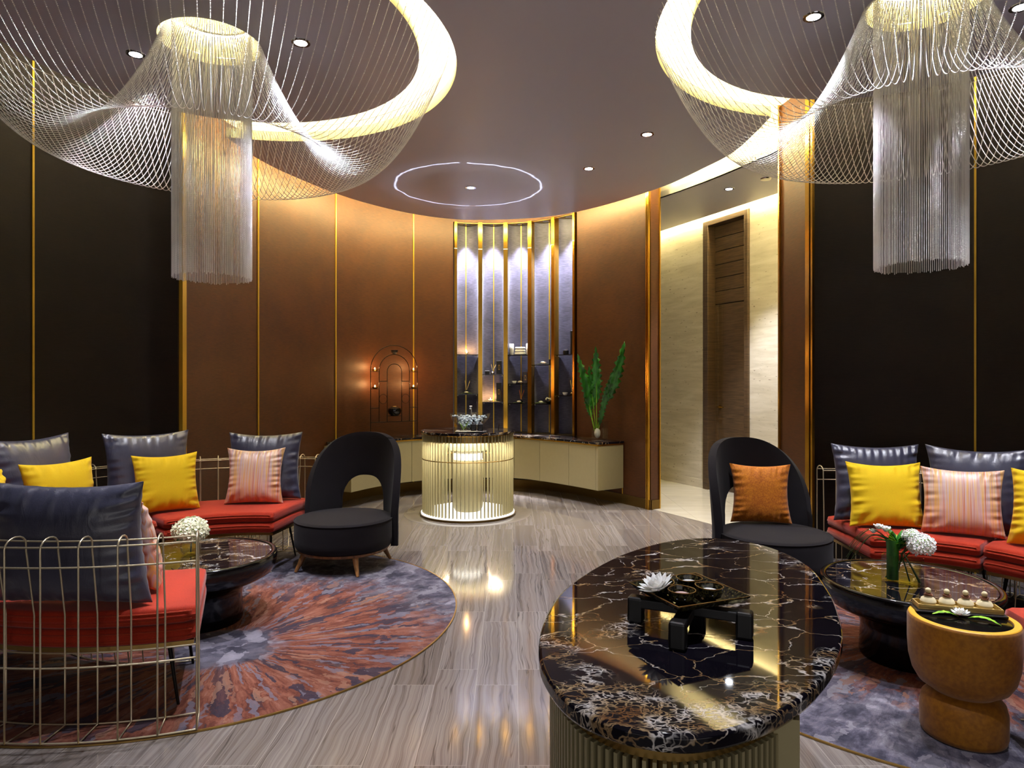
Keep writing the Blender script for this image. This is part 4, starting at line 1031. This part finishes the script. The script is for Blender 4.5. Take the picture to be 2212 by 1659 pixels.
struct(MB().lathe([(.495, .0004), (.495, .0012), (.64, .0012), (.64, .0004)], 96, PX, PY, 0, capb=False, capt=False).build('trim_13', M['inlay'], sm=False))
# things on the pedestal
zt = .8505
t = thing('glass_bowl', (-.43, 6.80, zt), 'wide glass bowl of pale blue pebbles on the slatted pedestal', 'bowl')
MB().lathe([(1e-5, 0), (.06, 0), (.075, .006), (.14, .055), (.19, .115), (.212, .168), (.207, .170), (.184, .118), (.134, .060), (.07, .014), (1e-5, .010)], 64).build('glass', M['glassb'], t)
mb = MB(); rnd = random.Random(5)
for k in range(260):
    a = rnd.uniform(0, 2*PI); z = rnd.uniform(.025, .148); R = .05+1.10*z*.9; r_ = R*math.sqrt(rnd.random())*.93; mb.ball(r_*math.cos(a), r_*math.sin(a), z, rnd.uniform(.010, .016), 8, .7)
o = mb.build('pebbles', M['bluestone'], t); o['kind'] = 'stuff'
t = thing('tap', (-.437, 7.08, zt), 'small chrome tap standing behind the glass bowl', 'tap')
MB().tube([(0, 0, 0), (0, 0, .20), (0, -.01, .215), (0, -.04, .22), (0, -.07, .212)], .011, 10).build('spout', M['chrome'], t)
MB().box(0, 0, .232, .03, .05, .012).build('lever', M['chrome'], t, bevel=.003, sm=False)
t = thing('toiletry_tray', (-.40, 6.50, zt), 'low chrome-edged black tray on the front of the pedestal', 'tray')
MB().box(0, 0, .006, .30, .12, .012).build('tray_body', M['blackmat'], t, bevel=.003, sm=False)
MB().tube([(-.15, -.06, .013), (.15, -.06, .013), (.15, .06, .013), (-.15, .06, .013)], .003, 6, True).build('tray_edge', M['chrome'], t)
for k, (x, nm) in enumerate(((-.374, 'left'), (-.308, 'right'))):
    t = thing('pump_bottle', (x, 6.49, zt+.0125), 'small black pump bottle, the %s of the pair on the pedestal tray' % nm, 'bottle', 0, 'black pump bottles')
    MB().box(0, 0, .036, .052, .045, .072).build('bottle_body', M['blackmat'], t, bevel=.008)
    MB().box(0, -.0232, .018, .022, .0006, .003).build('label_line', M['chrome'], t, sm=False)
    MB().lathe([(.016, .0725), (.020, .0765), (.012, .088), (.008, .092), (.008, .104), (.011, .105), (.011, .110), (1e-5, .110)], 20).build('pump', M['blackmat'], t)
for nm, x, h, lab in (('leaf_glass', -.475, .085, 'short clear glass with a folded leaf on the pedestal tray'), ('spoon_glass', -.135, .035, 'tiny clear glass holding an upright spoon on the pedestal')):
    t = thing(nm, (x, 6.49 if h > .05 else 6.60, zt+(.0125 if h > .05 else 0)), lab, 'glass'); r_ = .036 if h > .05 else .020
    MB().lathe([(1e-5, 0), (r_*.85, 0), (r_, h), (r_-.003, h), (r_*.85-.003, .006), (1e-5, .006)], 32).build('glass', M['glass'], t)
    if h > .05:
        mb = MB(); leaf_mesh(mb, (0, 0, .008), (-.05, 0, .10), .04, .3, side=(0, 1, 0)); leaf_mesh(mb, (0, 0, .008), (.05, 0, .095), .035, .3, side=(0, 1, 0)); solid(mb.build('leaf', M['leafl'], t, ang=60))
    else: MB().tube([(0, 0, .007), (.004, 0, .075)], .003, 8, r1=.006).build('spoon', M['chrome'], t)

# ================================================================== ARCHED CANDLE STAND
AX, AY = -1.385, 7.86
t = thing('arched_candle_stand', (AX, AY, .6905), 'black wire stand of three nested arches holding tea lights on the worktop', 'candle stand', math.radians(35))
def arch(hw, top, z0, r=.0045):
    zc = top-hw; pts = [(-hw, 0, z0)]+[(-hw, 0, z0+(zc-z0)*i/6) for i in range(1, 6)]+[(hw*math.cos(q), 0, zc+hw*math.sin(q)) for q in np.linspace(PI, 0, 25)]+[(hw, 0, zc-(zc-z0)*i/6) for i in range(1, 6)]+[(hw, 0, z0)]
    MB().tube(pts, r, 8).build('arch', M['darksteel'], t, ang=80)
arch(.300, 1.08, .0); arch(.194, .973, .18); arch(.093, .861, .18)
MB().tube([(-.300, 0, .18), (.300, 0, .18)], .0045, 8).build('crossbar', M['darksteel'], t, ang=80)
for sg in (-1, 1):
    MB().tube([(sg*.194, 0, .656), (sg*.093, 0, .656)], .004, 8).build('link', M['darksteel'], t, ang=80)
    MB().tube([(sg*.300, 0, .345), (sg*.194, 0, .345)], .004, 8).build('link', M['darksteel'], t, ang=80)
    MB().tube([(sg*.1435+.0485*math.cos(q), 0, .449+.0555*math.sin(q)) for q in np.linspace(0, 2*PI, 33)[:-1]], .0028, 6, True).build('ring', M['darksteel'], t, ang=80)
    for z in (.776, .574): MB().tube([(sg*.300, 0, z-.006), (sg*.194, 0, z-.006)], .004, 8).build('link', M['darksteel'], t, ang=80)
    MB().tube([(sg*.30, -.03, 0.004), (sg*.300, 0, .004), (sg*.30, .03, .004)], .004, 8).build('foot', M['darksteel'], t, ang=80)
ca, sa_ = math.cos(math.radians(35)), math.sin(math.radians(35))
def stand_pt(x, z): return (AX+x*ca, AY+x*sa_, .6905+z)
for x, z, nm in ((-.247, .776, 'upper left'), (-.247, .574, 'lower left'), (.247, .776, 'upper right'), (.247, .574, 'lower right')):
    k = thing('tea_light', stand_pt(x, z-.0015), 'lit tea light in a low gold cup, %s of the arched stand' % nm, 'candle', 0, 'tea lights on the arched stand')
    MB().lathe([(1e-5, 0), (.020, 0), (.036, .010), (.040, .018), (.037, .018), (.018, .005), (1e-5, .005)], 28).build('cup', M['gold'], k)
    MB().lathe([(1e-5, .0055), (.018, .0055), (.018, .016), (1e-5, .016)], 20).build('wax', M['petaly'], k)
    MB().lathe([(1e-5, .017), (.005, .022), (.0045, .030), (1e-5, .042)], 12).build('flame', M['flame'], k)
    light('candle_glow', 'POINT', (stand_pt(x, z)[0], stand_pt(x, z)[1]+.03, stand_pt(x, z)[2]+.05), 1.6, (1, .5, .18), shadow_soft_size=.008)
k = thing('candle_bowl', stand_pt(0, .978), 'small dark bowl with candle on top of the middle arch', 'candle')
MB().lathe([(1e-5, 0), (.018, 0), (.022, .008), (.038, .022), (.042, .045), (.038, .046), (.02, .02), (1e-5, .018)], 28).build('bowl', M['blackmat'], k)
MB().lathe([(1e-5, .030), (.030, .030), (.030, .042), (1e-5, .042)], 24).build('wax', M['petaly'], k)
k = thing('oil_burner', stand_pt(0, .262), 'round black oil burner between the legs of the inner arch', 'oil burner')
MB().lathe([(1e-5, -.012), (.045, -.010), (.072, .018), (.080, .045), (.072, .075), (.045, .092), (.030, .095), (.028, .088), (1e-5, .080)], 36).build('burner', M['black'], k)
MB().lathe([(1e-5, .086), (.027, .089), (.020, .100), (1e-5, .102)], 24).build('dish', M['gold_dull'], k)
MB().tube([(-.093*ca, -.093*sa_, -.013), (.093*ca, .093*sa_, -.013)], .0035, 8).build('support_bar', M['darksteel'], k, ang=80)
cx, cy = W(s_ray(905), .30)
t = tag(MB().box(0, 0, .006, .14, .07, .012).build('folded_napkin', M['blackmat'], None, (cx, cy, .6905), Wdir(s_ray(905)), bevel=.003), 'black folded napkin lying on the worktop left of the pedestal', 'napkin')

# ================================================================== VASE OF TALL LEAVES
VX, VY = .962, 7.47
t = thing('tall_leaf_vase', (VX, VY, .6905), 'square glass vase with long ruffled green leaves at the right end of the worktop', 'vase', math.radians(-52))
for x, y, a, b in ((0, -.047, .10, .006), (0, .047, .10, .006), (-.047, 0, .006, .088), (.047, 0, .006, .088)):
    MB().box(x, y, .11, a, b, .22).build('glass_side', M['glass'], t, sm=False)
MB().box(0, 0, .006, .088, .088, .012).build('glass_base', M['glass'], t, sm=False)
o = MB().ball(-.008, 0, .075, .036, 14, 1.6).build('white_stone', M['white'], t)
Ri = Matrix.Rotation(math.radians(52), 3, 'Z')
def tl(px, py, dy=0.):
    Y = VY+dy; return Ri @ Vector((xat(px, Y)-VX, dy, zat(py, Y)-.6905))
for k, (b_, e_, wd_) in enumerate((((1284, 925), (1247, 764), .10), ((1289, 925), (1287, 748), .115), ((1293, 925), (1349, 737), .12), ((1292, 930), (1313, 836), .06), ((1284, 930), (1262, 836), .07), ((1290, 925), (1325, 800), .08), ((1287, 925), (1272, 790), .08))):
    B0, E0 = tl(*b_, 0.), tl(*e_, (-.05, .02, -.33, -.12, -.04, -.22, .0)[k]); Mi = B0.lerp(E0, .30 if k not in (3,) else .1)
    MB().tube([B0, Mi, B0.lerp(E0, .55)], .006, 6, r1=.0025).build('stem', M['leafl'], t, ang=80)
    mb = MB(); leaf_mesh(mb, Mi, E0, wd_, .22, .38, n=30, side=Ri @ Vector((1, .25*(-1)**k, -.15*(e_[0]-b_[0])/60)), bend=(.05, -.03, .06, .04, -.04, .05, -.05)[k])
    solid(mb.build('leaf', M['leaf'], t, ang=70), .001)
t = thing('small_glass_vase', (1.03, 7.36, .6905), 'narrow empty glass vase beside the leaf vase on the worktop', 'vase', math.radians(-50))
MB().lathe([(1e-5, 0), (.028, 0), (.030, .005), (.030, .215), (.0265, .215), (.0265, .02), (1e-5, .018)], 4, a0=PI/4, a1=PI/4+2*PI).build('glass', M['glass'], t, sm=False)

# ================================================================== NICHE SHELVES AND THEIR THINGS
ORD = ['first', 'second', 'third', 'fourth', 'fifth']
SH = [(0, 766, 'upper'), (0, 851, 'lower'), (1, 809, 'upper'), (1, 868, 'lower'), (2, 767, 'top'), (2, 829, 'middle'), (2, 871, 'bottom'), (3, 788, 'upper'), (3, 872, 'lower'), (4, 766, 'upper'), (4, 854, 'lower')]
SZ = {}
for i, py, nm in SH:
    mid, hw = RC[i]; c = W(mid, -.07); z = zat(py, c[1]); SZ[(i, nm)] = z
    t = thing('niche_shelf', (c[0], c[1], z-.008), '%s dark glass shelf in the %s recess from the left' % (nm, ORD[i]), 'shelf', 0, 'dark glass shelves of the niche')
    P = [W(mid-hw*.995, -.012)]+[W(mid+hw*.985*math.cos(PI*(1-j/14)), -(.06+.092*math.sin(PI*j/14))) for j in range(15)]+[W(mid+hw*.995, -.012)]
    MB().prism([(p[0]-c[0], p[1]-c[1]) for p in P], 0, .008).build('shelf_glass', M['black'], t, sm=False)
    for u in (-.85, .85):
        q = W(mid+u*hw, -.030); MB().ball(q[0]-c[0], q[1]-c[1], -.008, .007, 10).build('bracket_stud', M['white'], t)
def at(i, nm, u, off=-.075): m_, h_ = RC[i]; p = W(m_+u*h_, off); return (p[0], p[1], SZ[(i, nm)]+.0005)
def canister(i, nm, u, h, r=.034, off=-.085, col='blackmat', lab='', emb=True):
    p = at(i, nm, u, off); t = thing('canister', p, lab, 'canister', 0, 'tall canisters on the niche shelves')
    MB().box(0, 0, h/2, r*2, r*1.7, h-.012).build('canister_body', M[col], t, bevel=.004)
    MB().box(0, 0, h-.006, r*2.02, r*1.72, .011).build('lid', M[col], t, bevel=.002)
    if emb:
        zc = h*.52
        mb = MB().tube([(.013*math.cos(q), 0, zc+.013*math.sin(q)) for q in np.linspace(0, 2*PI, 17)[:-1]], .0012, 5, True)
        mb.add([(-.016, 0, zc+.022), (0, 0, zc+.032), (.016, 0, zc+.022), (0, 0, zc+.026)], [(0, 1, 2, 3)]); mb.add([(-.016, 0, zc-.022), (0, 0, zc-.032), (.016, 0, zc-.022), (0, 0, zc-.026)], [(0, 1, 2, 3)])
        o = mb.build('gold_emblem', M['gold'], t, (0, -r*.852, 0))
def diffuser(i, nm, u, off, lab, reed='reed', h=.115, body='black'):
    p = at(i, nm, u, off); t = thing('reed_diffuser', p, lab, 'reed diffuser', 0, 'reed diffusers on the niche shelves')
    MB().lathe([(1e-5, 0), (.016, 0), (.023, .010), (.024, .024), (.016, .036), (.008, .040), (.008, .050), (1e-5, .050)], 24).build('bottle', M[body], t)
    mb = MB()
    for k in range(7):
        a = k*2.1; mb = MB().tube([(.002*math.cos(a), .002*math.sin(a), .05), (.040*math.cos(a), .014*math.sin(a), .05+h+.012*math.sin(k*3))], .0020, 6); mb.build('reed', M[reed], t)
def cup(i, nm, u, off, lab, r=.026):
    t = thing('white_cup', at(i, nm, u, off), lab, 'cup', 0, 'white cups on the niche shelves')
    MB().lathe([(1e-5, 0), (r*.5, 0), (r*.6, .004), (r*.92, .02), (r, .036), (r*.93, .036), (r*.8, .018), (1e-5, .010)], 28).build('cup_body', M['white'], t)
def shelf_lotus(i, nm, u, off, lab, R=.036, leaves=True):
    p = at(i, nm, u, off); lotus(p[0], p[1], p[2]+.006, R, lab, 'lotus flowers on the niche shelves')
    if leaves:
        for sg, w_ in ((-1, 'left'), (1, 'right')):
            mb = MB(); leaf_mesh(mb, (sg*.006, 0, .006), (sg*.078, -.01, .004), .034, .15, n=8, bend=.08)
            o = solid(mb.build('green_leaf', M['leafl'], None, p, ang=60)); tag(o, '%s green leaf under the lotus on the %s shelf of the %s recess' % (w_, nm, ORD[i]), 'leaf', 'green leaves on the niche shelves')
def shelf_candle(i, nm, u, off, lab, W_=1.6):
    p = at(i, nm, u, off); t = thing('flower_candle', p, lab, 'candle', 0, 'lit candles in the niche')
    mb = MB()
    for k in range(10): petal_mesh(mb, (0, 0, .004), 2*PI*k/10, math.radians(30), .040, .018)
    solid(mb.build('petal_holder', M['glass' if nm == 'upper' else 'petal'], t, ang=60))
    MB().lathe([(1e-5, .004), (.014, .004), (.014, .020), (1e-5, .020)], 20).build('wax', M['petaly'], t)
    MB().lathe([(1e-5, .021), (.006, .027), (.005, .037), (1e-5, .052)], 12).build('flame', M['flame'], t)
    light('candle_glow', 'POINT', (p[0], p[1], p[2]+.062), W_, (1, .55, .2), shadow_soft_size=.008)
shelf_candle(0, 'upper', .0, -.075, 'lit candle in a glass flower on the upper shelf of the first recess')
diffuser(0, 'lower', .0, -.085, 'black reed diffuser behind the lotus in the first recess')
shelf_lotus(0, 'lower', -.05, -.035, 'white lotus on the lower shelf of the first recess')
t = thing('gift_box', at(1, 'upper', -.55, -.06), 'small black gift box on the upper shelf of the second recess', 'box'); MB().box(0, 0, .022, .055, .04, .044).build('box_body', M['blackmat'], t, bevel=.002); MB().box(0, 0, .0465, .058, .042, .005).build('lid', M['chrome'], t, sm=False)
diffuser(1, 'upper', -.05, -.06, 'chrome reed diffuser on the upper shelf of the second recess', h=.075, body='chrome')
canister(1, 'upper', .52, .175, lab='tall black canister on the upper shelf of the second recess')
shelf_candle(1, 'lower', -.25, -.05, 'bright lit candle in white petals on the lower shelf of the second recess', 2.2)
canister(1, 'lower', .50, .245, lab='tall black canister with gold emblem on the lower shelf of the second recess')
for sg, w_ in ((-1, 'left'), (1, 'right')):
    p = at(1, 'lower', -.25, -.035); mb = MB(); leaf_mesh(mb, (0, 0, .004), (sg*.09, -.01, .004), .034, .15, n=8, bend=.08)
    tag(solid(mb.build('green_leaf', M['leafl'], None, (p[0]+.02*sg, p[1]-.01, p[2]), ang=60)), '%s green leaf beside the bright candle on the lower shelf of the second recess' % w_, 'leaf', 'green leaves on the niche shelves')
for u, h_, nm in ((-.72, .145, 'left'), (.78, .145, 'right')):
    t = thing('rolled_towel', at(2, 'top', u, -.07), 'white towel rolled upright, at the %s of the top shelf' % nm, 'towel', 0, 'white towels in the niche')
    MB().lathe([(1e-5, 0), (.026, 0), (.030, .006), (.030, h_-.006), (.026, h_), (1e-5, h_)], 28).build('towel_roll', M['towel'], t)
for k in range(3):
    p = at(2, 'top', .05, -.06); t = thing('folded_towel', (p[0], p[1], p[2]+k*.0345), 'white folded towel, %s of the stack of three on the top shelf' % ['lowest', 'middle one', 'topmost'][k], 'towel', Wdir(RC[2][0]), 'white towels in the niche')
    MB().box(0, 0, .017, .135-.006*k, .075, .033).build('towel_fold', M['towel'], t, bevel=.012, sm=True)
cup(2, 'middle', -.45, -.04, 'white cup on the middle shelf of the third recess', .030)
shelf_lotus(2, 'middle', .08, -.045, 'white orchid-like flower on the middle shelf of the third recess', .040, False)
canister(2, 'middle', .42, .150, .030, -.10, 'amber', 'dark amber canister on the middle shelf of the third recess', True)
diffuser(2, 'bottom', .05, -.09, 'reed diffuser with rust red reeds behind the lotus in the third recess', 'reedr')
shelf_lotus(2, 'bottom', -.02, -.035, 'white lotus on the bottom shelf of the third recess')
shelf_lotus(3, 'upper', -.15, -.05, 'white flower on the upper shelf of the fourth recess', .046)
t = thing('dark_box', at(3, 'upper', .58, -.08), 'square dark grey box on the upper shelf of the fourth recess', 'box'); MB().box(0, 0, .033, .085, .05, .064).build('box_body', M['blackmat'], t, bevel=.002)
t = thing('black_dish', at(3, 'lower', .35, -.07), 'black dish holding a curled cream leaf in the fourth recess', 'dish')
MB().lathe([(1e-5, 0), (.03, 0), (.055, .02), (.068, .034), (.064, .034), (.05, .02), (1e-5, .008)], 32, sx=1., sy=.7).build('dish_body', M['blackmat'], t)
MB().tube([(-.045, 0, .05), (-.03, 0, .075), (-.005, 0, .062), (.02, 0, .052), (.045, 0, .062), (.03, 0, .078), (.008, 0, .07)], .011, 8, r1=.005).build('curled_leaf', M['petaly'], t)
shelf_lotus(3, 'lower', -.28, -.025, 'white lotus on the lower shelf of the fourth recess')
t = thing('black_jar', at(4, 'upper', -.22, -.06), 'squat black jar with chrome clasp on the upper shelf of the fifth recess', 'jar'); MB().lathe([(1e-5, 0), (.032, 0), (.036, .006), (.036, .048), (1e-5, .048)], 28).build('jar_body', M['blackmat'], t); MB().tube([(-.022, 0, .052), (-.008, 0, .060), (.006, 0, .052), (.016, 0, .066)], .004, 6).build('clasp', M['chrome'], t)
canister(4, 'upper', .50, .285, .042, -.08, lab='tallest black canister, on the upper shelf of the fifth recess')
diffuser(4, 'lower', .25, -.09, 'reed diffuser on the lower shelf of the fifth recess', h=.13, body='amber')
cup(4, 'lower', -.20, -.04, 'white cup on the lower shelf of the fifth recess', .032)

# added ring-masked spot, stands in for the glass bowl's reflection on the ceiling
rl = light('added_ring_spot', 'SPOT', (PX+.02, PY-.22, 1.10), 420, (.8, .82, 1), (PI, 0, 0), spot_size=math.radians(50), spot_blend=.3, shadow_soft_size=.002)
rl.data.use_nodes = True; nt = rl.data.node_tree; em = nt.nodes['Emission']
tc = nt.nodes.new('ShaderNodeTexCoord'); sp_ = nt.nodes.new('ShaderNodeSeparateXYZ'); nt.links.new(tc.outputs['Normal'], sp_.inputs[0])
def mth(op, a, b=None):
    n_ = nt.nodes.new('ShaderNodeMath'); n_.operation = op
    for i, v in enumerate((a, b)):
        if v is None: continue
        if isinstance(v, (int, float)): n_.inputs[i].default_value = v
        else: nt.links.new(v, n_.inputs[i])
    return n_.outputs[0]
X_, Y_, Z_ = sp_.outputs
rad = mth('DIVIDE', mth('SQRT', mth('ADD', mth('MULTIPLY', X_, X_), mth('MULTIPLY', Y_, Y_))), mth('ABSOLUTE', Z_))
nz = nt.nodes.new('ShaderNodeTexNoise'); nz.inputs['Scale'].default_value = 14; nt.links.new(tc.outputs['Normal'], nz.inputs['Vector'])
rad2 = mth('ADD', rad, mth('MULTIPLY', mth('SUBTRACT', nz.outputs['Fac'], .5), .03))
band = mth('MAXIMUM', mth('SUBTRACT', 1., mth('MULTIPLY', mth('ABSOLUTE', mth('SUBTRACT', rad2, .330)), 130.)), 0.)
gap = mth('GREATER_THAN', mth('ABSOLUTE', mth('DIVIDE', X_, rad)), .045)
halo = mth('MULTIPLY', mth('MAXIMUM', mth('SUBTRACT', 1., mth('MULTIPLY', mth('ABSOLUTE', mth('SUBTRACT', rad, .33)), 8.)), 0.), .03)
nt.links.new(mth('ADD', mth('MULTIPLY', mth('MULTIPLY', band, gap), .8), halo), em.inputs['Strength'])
